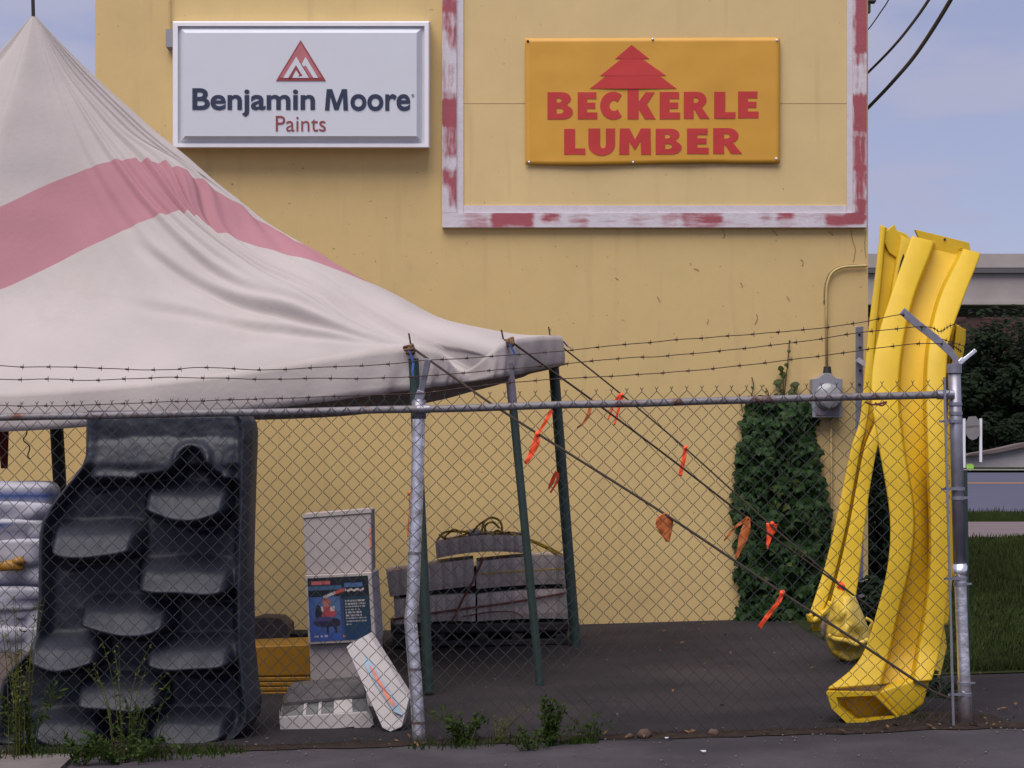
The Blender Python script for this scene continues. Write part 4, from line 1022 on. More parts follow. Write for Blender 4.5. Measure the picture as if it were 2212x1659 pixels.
# hollow foot
b = MB()
outer = [(1782,1489),(1899,1489),(1978,1468),(2010,1468),(1996,1524),(1950,1556),(1840,1572),(1797,1531)]
front = [(1784,1494),(1897,1496),(1950,1556),(1840,1572),(1797,1531)]
inner = [(1806,1506),(1890,1502),(1936,1546),(1846,1556),(1812,1526)]
Yt = lambda x, y: lerp(9.40, 9.46, (x-1782)/220)
Fp = [P(x, y, Yt(x, y)-.02) for x, y in front]; Ip = [P(x, y, Yt(x, y)-.02) for x, y in inner]; Dp = [P(lerp(x, 1880, .25), lerp(y, 1522, .2), Yt(x, y)+.16) for x, y in inner]
nF = 5
b.add(Fp+Ip, [(i, (i+1) % nF, nF+(i+1) % nF, nF+i) for i in range(nF)])
b.add(Ip+Dp, [(i, (i+1) % nF, nF+(i+1) % nF, nF+i) for i in range(nF)])
b.add(Dp, [tuple(range(nF))])
Bp = [P(x, y, Yt(x, y)+.22) for x, y in ((1800,1480),(1899,1480),(1950,1548),(1848,1560),(1806,1525))]
b.add(Fp+Bp, [(i, nF+i, nF+(i+1) % nF, (i+1) % nF) for i in range(nF)])
o = b.build('hollow_foot', M['yellow'], fs, angle=40, fix=False); bevel(o, .006)
b = MB()
side = [(1897,1494),(1990,1462),(2011,1466),(1996,1522),(1950,1556)]
A = [P(x, y, Yt(x, y)-.005) for x, y in side]; n_ = 5
b.add(A+[p+V((0,.12,0)) for p in A], [tuple(range(n_)), tuple(n_+i for i in reversed(range(n_)))]+[(i, n_+i, n_+(i+1) % n_, (i+1) % n_) for i in range(n_)])
o = b.build('foot_side', M['yellow'], fs); bevel(o, .018, 3); smooth_obj(o)
# second slide, narrower, leaning behind it
S2 = [(486,520,1903,1912,1948,1968,14.95),(520,540,1900,1908,1945,1972,14.93),(600,605,1891,1902,1932,1960,14.88),(715,717,1877,1890,1915,1940,14.8),(840,842,1866,1880,1905,1932,14.72),(910,910,1858,1871,1893,1912,14.68),(965,966,1841,1858,1870,1894,14.64),(1050,1052,1823,1842,1852,1878,14.6),(1135,1138,1805,1826,1836,1866,14.54),(1221,1226,1784,1806,1816,1856,14.48),(1290,1298,1762,1786,1798,1846,14.4),(1326,1334,1750,1774,1788,1838,14.35)]
ss = empty('wave_slide', P(1790, 1345, 14.35), 'narrow yellow plastic slide behind, leaning with its foot near the ivy', 'slide')
slide('chute', S2, None, parent=ss, bed=.10, rib=False)
b = MB(); q = [(1905,512),(1912,500),(1932,484),(1938,498),(1958,505),(1970,520),(1962,545),(1940,560),(1920,545)]
b.prism([q], lambda x, y: P(x, y, 14.98), V((.01,.05,0))); bevel(b.build('torn_top', M['yellow'], ss), .008)
b = MB(); q = cat([(1748,1326),(1752,1340),(1764,1338),(1775,1328),(1788,1318),(1796,1300)], 3)
b.tube([P(x, y, 14.33) for x, y in q], [.03]*len(q), 8); b.box(P(1756,0,14.4).x, P(1800,0,14.4).x, 14.38, 14.46, zg(2.7,14.4)-.02, P(0,1325,14.4).z); b.build('foot_lip', M['yellow'], ss, smooth=True)
b = MB(); b.tube([P(x, y, 14.85) for x, y in cat([(1951,548),(1949,565),(1944,582),(1938,598)], 4)], [.004,.02,.02,.004,.004,.004,.004,.004,.004,.004,.004,.004,.004][:13], 6) if False else b.prism([[(1952,548),(1955,560),(1949,580),(1939,600),(1943,580),(1947,562)]], lambda x, y: P(x, y, 14.82), V((0,.02,0))); b.build('slit_shade', M['black'], ss)  # black piece painted in as the shade of the slit between the slides
# third slide, only its edge shows right of the front one
S3 = [(688,712,2046,2052,2070,2084,10.75),(720,740,2040,2048,2066,2083,10.75),(760,770,2036,2045,2062,2078,10.75),(840,842,2030,2040,2052,2066,10.75),(1000,1000,2028,2036,2046,2060,10.7),(1200,1200,2024,2032,2044,2058,10.7),(1270,1262,2020,2028,2040,2054,10.7),(1360,1350,2005,2014,2028,2046,10.7)]
ts = empty('wave_slide', P(2030,1400,10.7), 'third yellow slide, mostly hidden, its edge showing beside the end post', 'slide')
slide('chute', S3, None, parent=ts, bed=.08, rib=False)
b = MB(); q = [(2010,1340),(2040,1335),(2046,1400),(2030,1470),(2005,1472)]; b.prism([q], lambda x, y: P(x, y, 10.72), V((0,.1,0))); bevel(b.build('foot', M['yellow_old'], ts), .01)
# crumpled scoop piece on the ground
sc_ = empty('slide_scoop', P(1835,1428,12.05), 'crumpled pale yellow plastic scoop on the ground between the two slides', 'plastic piece')
def zp2(x, y): return ((1780+x/2.024)/1.1573, (820+y/2.024)/1.1573)
b = MB(); rows = []
LS = [(1288,1804,1846),(1310,1796,1856),(1340,1788,1868),(1370,1785,1880),(1395,1788,1884),(1412,1798,1876),(1424,1812,1858),(1428,1822,1846)]
for j in range(25):
    y = lerp(1288, 1427, j/24); L = interp([(a, c) for a, c, d in LS], y); R = interp([(a, d) for a, c, d in LS], y)
    row = []
    for i in range(25):
        u = i/24; x = lerp(L, R, u); h = .26*math.sin(math.pi*u)**.7*math.sin(math.pi*(.08+.84*j/24))**.6
        w_ = .035*noise.noise(V((x*.045, y*.045, 2)))+.02*noise.noise(V((x*.12, y*.10, 5)))
        if y > 1385: h -= .10*math.sin(math.pi*clamp((y-1385)/40, 0, 1))*math.sin(math.pi*u)
        row.append(P(x, y, 12.25-h+w_))
    rows.append(row)
b.grid(rows); o = b.build('scoop_shell', M['yellow_old'], sc_, smooth=True, fix=False); solid(o, .012)
b = MB(); b.tube([P(x, y, 11.98) for x, y in cat([(1788,1372),(1800,1380),(1828,1384),(1850,1392),(1876,1382)], 4)], .02, 8); b.build('rolled_rim', M['yellow_old'], sc_, smooth=True)
b = MB(); b.tube([P(x, y, 11.98) for x, y in cat([(1870,1335),(1884,1345),(1878,1360),(1888,1375)], 4)], .012, 6); b.build('loose_strip', M['yellow_old'], sc_, smooth=True)
b = MB(); b.blob(P(1778,1360,12.6), .02, .02, .07, 8, 6, jit=.4); b.blob(P(1788,1348,12.6), .015, .015, .08, 8, 6, jit=.4)
tag(b.build('broken_stick', M['block'], smooth=True), 'short broken stick propped by the crumpled yellow scoop', 'stick')
b = MB(); b.tube([P(x, y, 9.70) for x, y in cat([(1868,868),(1885,874),(1900,872),(1915,868),(1905,876),(1890,870)], 4)], .006, 5)
tag(b.build('red_tie_wire', M['strap'], smooth=True), 'rusty red tie wire holding the yellow slides at the rail', 'wire')
# ================================================================ METER
mt = empty('electric_meter', P(1787,900,15.5), 'grey electric meter with a round glass dial, above the ivy', 'electric meter')
def cutbox(x0, y0, x1, y1, Y, nm, m, par, dep=None, bv=.01):
    o = rectpx(x0, y0, x1, y1, Y, 15.598 if dep is None else Y+dep).build(nm, M[m], par); bevel(o, bv); return o
b = MB(); q = [(1755,818),(1768,816),(1780,806),(1794,806),(1806,816),(1820,818),(1820,902),(1755,902)]
b.prism([q], lambda x, y: P(x, y, 15.45), V((0,.148,0))); bevel(b.build('meter_box', M['grey_paint'], mt), .006)
b = MB(); b.tube([P(1787,812,15.54), P(1787,792,15.54)], [.042,.034], 12); b.build('hub', M['cable'], mt, angle=40)
b = MB(); c = P(1788,857,15.45); rows = []
for k, (rr, dy) in enumerate(((.118,0),(.122,-.03),(.112,-.035),(.108,-.10),(.06,-.125),(.001,-.13))):
    rows.append([c+V((rr*math.cos(2*math.pi*i/28), dy, rr*math.sin(2*math.pi*i/28))) for i in range(28)])
b.grid(rows, True); b.build('glass_dial', M['glass'], mt, angle=35)
b = MB(); b.tube([c+V((.116*math.cos(2*math.pi*i/28), -.02, .116*math.sin(2*math.pi*i/28))) for i in range(29)], .012, 8); b.build('dial_ring', M['galv'], mt, smooth=True)
cutbox(1762,880,1814,897,15.44,'cover', 'polegrey', mt, dep=.02, bv=.004)
b = MB(); b.tube([P(1786,796,15.57), P(1785,660,15.57), *[P(x, y, 15.57) for x, y in cat([(1785,640),(1787,615),(1797,590),(1818,578),(1845,575),(1873,574)], 4)]], .013, 8); b.build('conduit', M['conduit'], mt, smooth=True)
b = MB(); b.tube([P(x, y, 15.595) for x, y in cat([(1780,655),(1782,615),(1793,588),(1815,575),(1845,571.5),(1872,571)], 4)], .006, 6); b.build('conduit_grime', M['conduit_dirty'], mt, smooth=True)
b = MB(); b.tube([P(1795,902,15.57), P(1796,1040,15.57), P(1798,1330,15.57)], .011, 8); b.build('conduit', M['conduit'], mt, smooth=True)
# ================================================================ CABLES
def cable(pts_, r, label):
    b = MB(); b.tube([P(*p) for p in cat(pts_, 8)], r, 8); tag(b.build('overhead_cable', M['cable'], smooth=True), label, 'cable', 'overhead cables at the roof corner')
cable([(1840,268,17.2),(1880,228,16.6),(1930,175,15.4),(1985,108,14.0),(2055,-3,12.4),(2140,-160,10.8),(2420,-760,7.5)], .0175, 'thickest black overhead cable, lowest of three leaving the building corner')
cable([(1850,182,17.2),(1880,152,16.6),(1925,106,15.4),(1965,58,14.2),(2008,-3,12.8),(2080,-120,11.0),(2330,-640,7.5)], .0125, 'middle black overhead cable of three leaving the building corner')
cable([(1860,78,17.2),(1880,58,16.6),(1905,22,15.6),(1922,-5,14.8),(1990,-130,12.0),(2200,-560,8)], .006, 'thinnest dark wire, uppermost of three leaving the building corner')
# ================================================================ PLANTS
def leafshape(b, c, n, up, s, kind):
    n = n.normalized(); t = (up-n*up.dot(n)).normalized(); x = t.cross(n)
    if kind == 'ivy':
        q = [(0,-.5),(.28,-.42),(.5,-.12),(.27,.02),(.22,.2),(0,.55),(-.22,.2),(-.27,.02),(-.5,-.12),(-.28,-.42)]
        o = len(b.v); b.v.append(c+n*s*.10)
        for i, j in q: b.v.append(c-t*j*s+x*i*s)
        k = len(q)
        for i in range(k): b.f.append((o, o+1+i, o+1+(i+1) % k))
    else:
        w = .32 if kind == 'narrow' else .5
        b.add([c-t*s*.5, c+x*s*w*.5+n*s*.08, c+t*s*.5, c-x*s*w*.5+n*s*.08], [(0,1,2,3)])
iv = empty('ivy', P(1690,1345,15.55), 'dark green ivy patch climbing the yellow wall below the electric meter', 'ivy')
IL = [(846,1688,1700),(868,1606,1738),(880,1604,1752),(905,1602,1764),(960,1596,1766),(1000,1588,1774),(1040,1586,1784),(1100,1582,1792),(1150,1584,1794),(1180,1588,1797),(1230,1584,1790),(1262,1590,1788),(1300,1606,1786),(1316,1590,1784),(1345,1580,1782)]
iL = lambda y: interp([(a, c) for a, c, d in IL], y); iR = lambda y: interp([(a, d) for a, c, d in IL], y)
def ivycover(n, m, nm, smin, smax, dmin, dmax, seed):
    b = MB(); r = random.Random(seed); k = 0
    while k < n:
        y = r.uniform(862, 1345); L, R = iL(y), iR(y); x = r.uniform(L-6, R+6)
        e = noise.noise(V((x*.03, y*.03, 7)))
        if min(x-L, R-x) < 5+9*e+r.uniform(-5, 6): continue
        if e < -.42 and r.random() < .85 and y > 1150: continue
        if y < 878 and r.random() < .4+.4*e: continue
        bulge = clamp(min(x-L, R-x)/45, 0, 1)
        d = r.uniform(dmin, dmax)*(.35+.65*bulge)*(1+.8*noise.noise(V((x*.022, y*.022, 3))))
        c = P(x, y, YW-.02-d)
        nn = V((r.gauss(0,.45), -1, r.gauss(.45,.45)))
        leafshape(b, c, nn, V((r.gauss(0,.4), 0, 1)), r.uniform(smin, smax), 'ivy'); k += 1
    return b.build(nm, M[m], iv, fix=False)
ivycover(2700, 'leaf_ivy', 'leaves', .045, .115, .01, .22, 5)
ivycover(420, 'leaf_ivy3', 'lighter_leaves', .05, .12, .08, .235, 15)
ivycover(70, 'leaf_ivy2', 'young_leaves', .05, .085, .14, .24, 8)
b = MB(); r = random.Random(2)
for path in ([(1705,735),(1704,760),(1700,800),(1693,860)], [(1690,870),(1692,830),(1688,800)], [(1625,885),(1622,860),(1628,835),(1624,815)], [(1655,880),(1660,852),(1654,838)], [(1604,890),(1600,865),(1596,850)],[(1720,880),(1716,850),(1722,835)]):
    b.tube([P(x, y, YW-.02) for x, y in cat(path, 4)], .005, 5)
b.build('stems', M['stem'], iv)
b = MB()
for (x, y, s) in ((1688,800,.13),(1692,812,.12),(1700,790,.08),(1682,830,.15),(1718,835,.14),(1706,738,.04),(1704,760,.06),(1712,850,.12),(1690,848,.10),(1625,838,.05),(1640,862,.07),(1618,858,.05),(1660,860,.06),(1655,846,.04),(1602,862,.05),(1720,858,.11),(1676,856,.09)):
    leafshape(b, P(x, y, YW-.06), V((r.gauss(0,.3), -1, .3)), V((r.gauss(0,.3), 0, 1)), s*.72, 'ivy')
b.build('climbing_leaves', M['leaf_ivy2'], iv, fix=False)
def weed(name, x, Y, h, n, spread, label, m='weed', lean=0, leafs=9, ls=.05, kind='narrow', seed=0, th=.0035, splay=1.0, grp='weeds along the fence'):
    r = random.Random(seed); z0 = zg(x, Y); root = empty(name, (x, Y, z0), label, 'weed', grp)
    st = MB(); lf = MB()
    for k in range(n):
        a = r.uniform(0, 6.28); q = r.random()**.6*spread*.35; hh = h*r.uniform(.45, 1); s = r.uniform(.2, 1)*spread*splay
        p0 = V((x+q*math.cos(a), Y+q*math.sin(a)*.6, zg(x, Y)-.01)); p2 = p0+V((s*math.cos(a)+lean*hh, s*math.sin(a)*.5, hh))
        p1 = p0.lerp(p2, .5)+V((-.25*s*math.cos(a), 0, hh*.12))
        pp = [V(t) for t in cat([tuple(p0), tuple(p1), tuple(p2)], 4)]
        st.tube(pp, [th*(1-.7*i/(len(pp)-1)) for i in range(len(pp))], 4, cap=False)
        for i in range(leafs):
            t = r.uniform(.12, 1)*(len(pp)-1); i0 = min(int(t), len(pp)-2); c = pp[i0].lerp(pp[i0+1], t-i0)
            d = V((r.gauss(0,1), r.gauss(0,.8), r.gauss(.5,.6))).normalized(); s_ = ls*r.uniform(.5, 1.2)
            leafshape(lf, c+d*s_*.45, V((r.gauss(0,1), -.6, r.gauss(.6,.6))), d, s_, kind)
    st.build('stems', M[m], root, smooth=True, fix=False); lf.build('leaves', M[m], root, fix=False)
    return root
def tuft(name, x, Y, h, n, spread, label, m='weed', seed=0, w=.008):
    r = random.Random(seed); b = MB()
    for k in range(n):
        a = r.uniform(0, 6.28); q = r.random()**.8*spread*1.2; X = x+q*math.cos(a); y = Y+q*math.sin(a)*.35
        hh = h*r.uniform(.3, 1); ln = r.gauss(0, .45)*hh; ly = r.gauss(0, .3)*hh; z0 = zg(X, y)-.008
        pr = []
        for t in (0, .4, .75, 1):
            c = V((X+ln*t*t, y+ly*t*t, z0+hh*(t-.18*t*t))); ww = w*(1-t)+.0006
            pr.append([c+V((-ww/2, 0, 0)), c+V((ww/2, .002, 0))])
        b.grid(pr)
    return tag(b.build(name, M[m], fix=False), label, 'grass tuft', 'weeds along the fence')
gx = lambda px, Y: P(px, 0, Y).x
weed('weed', gx(1190,8.95), 8.95, .31, 16, .11, 'bright green upright weed, tallest on the pavement near the middle post', seed=3, leafs=34, ls=.042, splay=.55)
weed('weed', gx(1150,8.85), 8.85, .13, 14, .26, 'low spreading green weed at the foot of the tallest upright weed', seed=4, leafs=16, ls=.035)
weed('weed', gx(1005,9.1), 9.1, .21, 16, .20, 'bushy green weed just right of the middle fence post', seed=5, leafs=16, ls=.04, kind='wide')
weed('weed', gx(1075,9.1), 9.1, .20, 9, .17, 'thin yellowish weed between the bushy one and the tallest one', 'weed_dry', seed=6, leafs=7, ls=.03)
weed('weed', gx(1275,9.05), 9.05, .16, 10, .14, 'small dark weed right of the tallest upright weed', seed=7, leafs=12, ls=.04)
weed('weed', gx(40,9.02), 9.02, .95, 15, .22, 'tall feathery weed at far left climbing up the fence', 'weed_dry', seed=8, leafs=16, ls=.035, splay=.8)
weed('weed', gx(62,9.06), 9.06, .5, 14, .22, 'leafy green weed at the foot of the tall feathery one', seed=9, leafs=20, ls=.05)
weed('weed', gx(265,8.98), 8.98, .68, 12, .24, 'tall seeding grass in front of the climbing wall', 'weed_dry', seed=10, leafs=15, ls=.03, splay=1.0, lean=-.06)
weed('weed', gx(310,8.96), 8.96, .42, 9, .22, 'green weed right of the seeding grass in front of the climbing wall', seed=11, leafs=12, ls=.035, lean=.05)
weed('weed', gx(175,8.78), 8.78, .20, 9, .14, 'small drooping weed standing on the concrete slab edge', 'weed', seed=12, leafs=12, ls=.045)
weed('weed', gx(275,8.80), 8.80, .19, 22, .30, 'low green weed clump in front of the climbing wall base', seed=13, leafs=16, ls=.04, kind='wide')
for i, (px, Y, h, n, s, lb) in enumerate(((90,9.0,.16,150,.32,'short grass tuft below the tall feathery weed at far left'),(330,8.95,.12,150,.36,'short grass tuft under the middle of the climbing wall'),(460,9.02,.09,110,.16,'low grass tuft at the right end of the climbing wall'),(1010,9.02,.10,110,.30,'low grass tuft around the bushy weed by the middle post'),(1250,9.0,.07,130,.10,'sparse grass tuft by the small dark weed'),(1990,9.3,.10,90,.13,'sparse grass tuft behind the foot of the front slide'))):
    tuft('grass_tuft', gx(px, Y), Y, h, n, s, lb, seed=20+i)
for (px, py, s, m, lb) in ((1391,1590,.040,'stone','dark brown stone at the fence line, larger of two'),(1541,1583,.030,'stone','reddish brown stone with a pale top at the fence line'),(1360,1586,.022,'stone','very small dark stone left of the larger brown stone')):
    Y = 9.1; X = gx(px, Y); b = MB(); b.blob((X, Y, zg(X, Y)+s*.5), s, s*.8, s*.75, 10, 6, jit=.4, seed=px); tag(b.build('stone', M[m], smooth=True), lb, 'stone', 'stones at the fence line')
def scrap(nm, px, Y, s, m, lb, ct, seed):
    r = random.Random(seed); X = gx(px, Y); b = MB(); lp = [(s*r.uniform(.5,1)*math.cos(a), s*.8*r.uniform(.5,1)*math.sin(a)) for a in [i*.9 for i in range(7)]]
    b.prism([lp], lambda x, y: V((X+x, Y+y, zg(X, Y)+.014+.25*abs(x)*r.uniform(.3,1))), V((0,0,-.004))); tag(b.build(nm, M[m], fix=True), lb, ct)
scrap('paper_scrap', 1520, 8.55, .022, 'paper', 'small white paper scrap on the front pavement', 'litter', 1)
scrap('paper_scrap', 1440, 9.0, .014, 'paper', 'tiny white paper scrap beside the larger brown stone', 'litter', 2)
for i, (px, Y) in enumerate(((1010,9.9),(1100,10.2),(1330,10.1),(1400,9.9),(1470,10.0),(1340,9.15),(1480,9.2),(1620,9.25),(1250,8.8),(1000,8.9),(620,9.0),(2000,9.35),(1960,9.38),(2030,9.3),(2140,9.25),(2160,9.4),(1700,13.5),(1620,14.4))):
    pass
b = MB(); r = random.Random(31)
for k in range(170):
    if k < 70: X = r.uniform(-3.0, 3.2); Y = 9.14+r.gauss(0,.10)
    elif k < 110: X = r.uniform(2.1, 3.2); Y = r.uniform(9.15, 9.8)
    else: X = r.uniform(-2.5, 2.6); Y = r.uniform(9.4, 15.2)
    leafshape(b, V((X, Y, zg(X, Y)+.02)), V((r.gauss(0,.4), r.gauss(0,.4), 1)), V((r.gauss(0,1), r.gauss(0,1), .1)), r.uniform(.02, .055), 'wide')
tag(b.build('fallen_leaves', M['litter'], fix=False), kind='stuff')
b = MB()
for k in range(500):
    X = r.uniform(-3.2, 3.4); Y = r.choice([9.1+r.gauss(0,.12), r.uniform(7.4, 9.0), r.uniform(9.2, 15)])
    s = r.uniform(.003, .009); b.blob((X, Y, zg(X, Y)+s*.3), s, s, s*.7, 5, 3)
tag(b.build('grit', M['slab'], fix=False), kind='stuff')
# lawn blades
b = MB(); r = random.Random(5)
for k in range(26000):
    t = r.random()**1.8; Y = 11.4+t*18; px = r.uniform(1850, 2260); X = P(px, 0, Y).x
    if X < 2.75: continue
    if r.random() > .55+.9*noise.noise(V((X*.8, Y*.6, 3)))+.25: continue
    h = r.uniform(.04, .10)*(1+.5*(Y > 20)); ln = r.gauss(0, .03); z0 = zg(X, Y)
    w_ = .006*(1+t*2.0)
    b.add([V((X-w_, Y, z0)), V((X+w_, Y+r.uniform(-.01,.01), z0)), V((X+ln, Y+r.gauss(0,.02), z0+h))], [(0,1,2)])
tag(b.build('lawn_grass', M['grass'], fix=False), kind='stuff')
b = MB()
for k in range(1200):
    Y = r.uniform(36.6, 40); px = r.uniform(1870, 2300); X = P(px, 0, Y).x
    n_ = .5+.5*noise.noise(V((X*.6, Y, 3))); h = .12+.35*n_*r.random(); z0 = zg(X, Y)
    b.add([V((X-.02, Y, z0)), V((X+.02, Y, z0)), V((X+r.gauss(0,.08), Y, z0+h))], [(0,1,2)])
tag(b.build('verge_grass', M['grass'], fix=False), kind='stuff')
# shrubs and trees
def bush(name, c, rx, ry, rz, n, s, label, cat_, m, group=None, trunk=None, seed=0, clumps=26, low=.15):
    r = random.Random(seed); root = empty(name, (c[0], c[1], zg(c[0], c[1])), label, cat_, group)
    lf = MB(); cl = []
    for k in range(clumps):
        while True:
            d = V((r.uniform(-1,1), r.uniform(-1,1), r.uniform(-1,1)))
            if .25 < d.length < 1: break
        cl.append((V((c[0]+d.x*rx*.85, c[1]+d.y*ry*.85, c[2]+d.z*rz*.85)), r.uniform(.22, .42)))
    for k in range(n):
        p, q = r.choice(cl); d = V((r.gauss(0,1), r.gauss(0,1), r.gauss(0,1))).normalized()*r.random()**.4*q
        pos = p+V((d.x*rx, d.y*ry, d.z*rz))
        leafshape(lf, pos, d+V((0,-.3,.5)), V((r.gauss(0,1), r.gauss(0,1), r.gauss(0,1))), s*r.uniform(.6, 1.3), 'wide')
    lf.build('crown', M[m], root, fix=False)
    b = MB(); z0 = zg(c[0], c[1])
    tr = trunk or .05
    b.tube([V((c[0], c[1], z0-.1)), V((c[0]+tr, c[1], z0+(c[2]-z0)*.5)), V((c[0]-tr*.5, c[1], c[2]+rz*.3))], [tr, tr*.8, tr*.4], 8)
    for k in range(6):
        p, q = cl[k]; b.tube([V((c[0], c[1], z0+(c[2]-z0)*r.uniform(.4,.8))), V((c[0], c[1], c[2])).lerp(p, .6), p], [tr*.4, tr*.3, tr*.12], 6)
    b.build('trunk', M['bark'], root, smooth=True)
    return root
TG = 'dark trees beyond the road'
def tp(px, py, Y): return P(px, py, Y)
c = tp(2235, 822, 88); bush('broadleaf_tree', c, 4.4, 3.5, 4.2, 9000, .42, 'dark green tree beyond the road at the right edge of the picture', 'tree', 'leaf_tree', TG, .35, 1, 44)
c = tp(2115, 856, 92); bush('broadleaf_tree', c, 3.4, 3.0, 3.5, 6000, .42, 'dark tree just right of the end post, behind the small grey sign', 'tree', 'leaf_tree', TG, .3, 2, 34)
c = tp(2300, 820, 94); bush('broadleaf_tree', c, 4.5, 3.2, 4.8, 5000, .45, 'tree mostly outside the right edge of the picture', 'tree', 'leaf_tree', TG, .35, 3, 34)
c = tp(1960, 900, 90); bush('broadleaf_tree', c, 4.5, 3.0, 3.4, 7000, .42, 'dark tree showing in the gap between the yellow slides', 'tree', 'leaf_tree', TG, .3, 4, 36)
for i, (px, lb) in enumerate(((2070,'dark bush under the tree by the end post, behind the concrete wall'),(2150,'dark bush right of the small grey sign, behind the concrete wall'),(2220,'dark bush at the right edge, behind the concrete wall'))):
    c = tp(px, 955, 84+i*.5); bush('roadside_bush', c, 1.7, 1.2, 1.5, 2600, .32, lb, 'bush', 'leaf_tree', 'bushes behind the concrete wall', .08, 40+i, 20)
c = tp(1893, 1130, 19); bush('tall_shrub', c, .19, .4, .98, 3600, .10, 'tall dark shrub seen through the gap between the slides', 'shrub', 'leaf_shrub', None, .03, 7, 34)
c = tp(1888, 1295, 14.6); bush('low_shrub', c, .24, .3, .24, 1500, .07, 'low dark shrub at the foot of the gap between the slides', 'shrub', 'leaf_shrub', None, .02, 8, 18)
c = tp(2030, 1490, 10.4); bush('low_shrub', c, .14, .2, .20, 800, .05, 'small dark shrub between the front slide foot and the end post', 'shrub', 'leaf_shrub', None, .012, 9, 14)
# ================================================================ FAR BACKGROUND
ov = empty('overpass', (30, 110, zg(30, 110)), 'pale concrete road overpass crossing behind the trees', 'overpass')
Yo = 110
zt, zm, zl, zbm = P(0,548,Yo).z, P(0,578,Yo).z, P(0,650,Yo).z, P(0,657,Yo).z
b = MB(); b.box(10, 130, Yo, Yo+.5, zm, zt); b.build('parapet', M['overpass'], ov)
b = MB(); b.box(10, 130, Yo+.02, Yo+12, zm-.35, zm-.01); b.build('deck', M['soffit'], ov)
b = MB(); b.box(10, 130, Yo+.35, Yo+.9, zl, zm-.36); b.box(10, 130, Yo+.2, Yo+1.1, zl-.22, zl-.004); b.build('girder', M['overpass'], ov)
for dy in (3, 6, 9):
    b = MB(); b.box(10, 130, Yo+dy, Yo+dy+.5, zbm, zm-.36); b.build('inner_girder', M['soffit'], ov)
for X in (14, 62, 108):
    b = MB(); b.box(X-1.2, X+1.2, Yo+1, Yo+11, zg(X, Yo)-.5, zbm-.02); b.build('pier', M['overpass'], ov)
b = MB(); 
for X in (22.5,):
    pass
bb = empty('brick_building', (36, 150, zg(36,150)), 'dark brick building seen under the overpass', 'building')
Yb = 150
b = MB(); b.box(24, 70, Yb, Yb+15, -1, P(0,672,Yb).z); b.build('lower_wall', M['brick'], bb)
b = MB(); b.box(24, P(2126,0,Yb).x, Yb-.1, Yb+14, P(0,672,Yb).z+.01, P(0,655,Yb).z+1.5); b.build('upper_wall', M['brick'], bb)
for x0, x1 in ((2086,2097),(2099,2110),(2112,2122)):
    b = MB(); A = P(x0,682,Yb-.1); B = P(x1,673,Yb-.1); b.box(A.x, B.x, Yb-.2, Yb-.001, A.z, B.z); b.build('window_band', M['block'], bb)
rw = MB(); lp = [(2060,1014),(2060,990),(2090,984),(2150,974),(2212,962),(2330,946),(2330,1014)]
rw.prism([lp], lambda x, y: P(x, y, 80.3), V((0,.6,0))); rwo = rw.build('retaining_wall', M['concrete'])
tag(rwo, 'low concrete retaining wall across the road with a sloping top', 'wall')
cp = MB(); lp = [(2085,986),(2092,981),(2150,971),(2212,957),(2330,941),(2330,949),(2212,966),(2150,979)]; cp.prism([lp], lambda x, y: P(x, y, 80.0), V((0,1.4,0))); cp.build('coping', M['walk'], rwo)
sg = empty('road_sign', P(2101,990,79), 'grey shield shaped sign between two white posts across the road', 'sign')
for x in (2083, 2119):
    b = MB(); A = P(x-2.6, 996 if x < 2100 else 980, 79); B = P(x+2.6, 904, 79); b.box(A.x, B.x, 79, 79.1, A.z-.4, B.z); b.build('post', M['white_metal'], sg)
b = MB(); q = [(2087,912),(2093,900),(2108,899),(2116,910),(2117,938),(2110,947),(2101,951),(2093,947),(2087,938)]; b.prism([q], lambda x, y: P(x, y, 78.95), V((0,.05,0))); b.build('sign_board', M['signgrey'], sg)
b = MB(); b.bar(P(2088,921,78.94), P(2113,920,78.94), .07, .012); b.build('sign_stripe', M['block'], sg)
b = MB(); p = P(2095,1008,74.9); b.box(p.x-.16, p.x+.16, 74.85, 74.9, p.z-.10, p.z+.09); b.box(p.x-.02, p.x+.02, 74.86, 74.89, zg(p.x,74.8)-.1, p.z-.10); b.box(p.x-.10, p.x+.10, 74.84, 74.91, p.z+.09, p.z+.13)
tag(b.build('lime_marker', M['lime']), 'small lime green marker at the far roadside', 'marker')
CLOUD = (3.45, 3.55, 4.85, 1); CLOUD_LOC = (4.3, 0.4, 4.7); SUN = 1.5; EXPO = 1.30
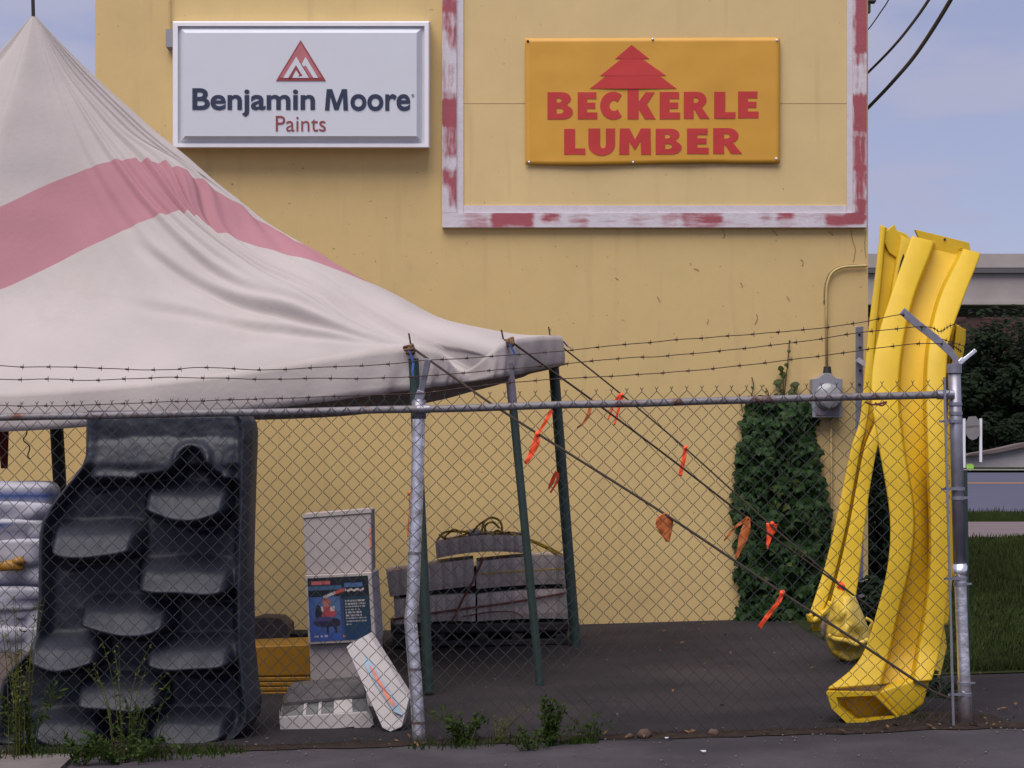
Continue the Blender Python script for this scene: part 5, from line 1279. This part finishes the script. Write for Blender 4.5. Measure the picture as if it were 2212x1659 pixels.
# ================================================================ CAMERA, LIGHT, SKY
cam = bpy.data.cameras.new('camera'); co = bpy.data.objects.new('camera', cam); COL.objects.link(co)
co.location = (0, 0, HC); co.rotation_euler = (math.radians(90), 0, 0)
cam.sensor_width = 36; cam.lens = 36*F/2212; cam.shift_y = (HY-829.5)/2212; cam.clip_end = 3000
sc.camera = co
w = bpy.data.worlds.new('World'); sc.world = w; w.use_nodes = True
nt = w.node_tree; N = nt.nodes; L = nt.links
bg = N['Background']; bg.inputs['Strength'].default_value = .05
sky = N.new('ShaderNodeTexSky'); sky.sky_type = 'NISHITA'; sky.sun_disc = False
EL, ROT = math.radians(62), math.radians(205)
sky.sun_elevation = EL; sky.sun_rotation = ROT; sky.air_density = 1.0; sky.dust_density = 1.0; sky.ozone_density = 2.0
tc = N.new('ShaderNodeTexCoord'); mp = N.new('ShaderNodeMapping'); mp.inputs['Scale'].default_value = (2.6, 2.6, 9.5); mp.inputs['Location'].default_value = CLOUD_LOC
L.new(tc.outputs['Generated'], mp.inputs['Vector'])
nz = N.new('ShaderNodeTexNoise'); nz.inputs['Scale'].default_value = 2.4; nz.inputs['Detail'].default_value = 7; nz.inputs['Roughness'].default_value = .5
L.new(mp.outputs['Vector'], nz.inputs['Vector'])
mr = N.new('ShaderNodeMapRange'); mr.inputs['From Min'].default_value = .40; mr.inputs['From Max'].default_value = .60; mr.interpolation_type = 'SMOOTHSTEP'
L.new(nz.outputs['Fac'], mr.inputs['Value'])
mu = N.new('ShaderNodeMath'); mu.operation = 'MULTIPLY_ADD'; mu.inputs[1].default_value = .45; mu.inputs[2].default_value = .52
L.new(mr.outputs['Result'], mu.inputs[0])
mx = N.new('ShaderNodeMix'); mx.data_type = 'RGBA'; mx.inputs['B'].default_value = CLOUD
L.new(mu.outputs['Value'], mx.inputs['Factor']); tn = N.new('ShaderNodeMix'); tn.data_type = 'RGBA'; tn.blend_type = 'MULTIPLY'; tn.inputs['Factor'].default_value = 1; tn.inputs['B'].default_value = (1.0, .88, 1.0, 1)
L.new(sky.outputs['Color'], tn.inputs['A']); L.new(tn.outputs['Result'], mx.inputs['A']); L.new(mx.outputs['Result'], bg.inputs['Color'])
sd = bpy.data.lights.new('sun', 'SUN'); sd.energy = SUN; sd.angle = math.radians(52); sd.color = (1, .95, .88)
so = bpy.data.objects.new('sun', sd); COL.objects.link(so)
d = V((math.sin(ROT)*math.cos(EL), math.cos(ROT)*math.cos(EL), math.sin(EL)))
so.rotation_euler = d.to_track_quat('Z', 'Y').to_euler(); so.location = d*40
sc.view_settings.view_transform = 'Standard'; sc.view_settings.look = 'None'; sc.view_settings.gamma = 1; sc.view_settings.exposure = EXPO
sc.render.filter_size = 1.9
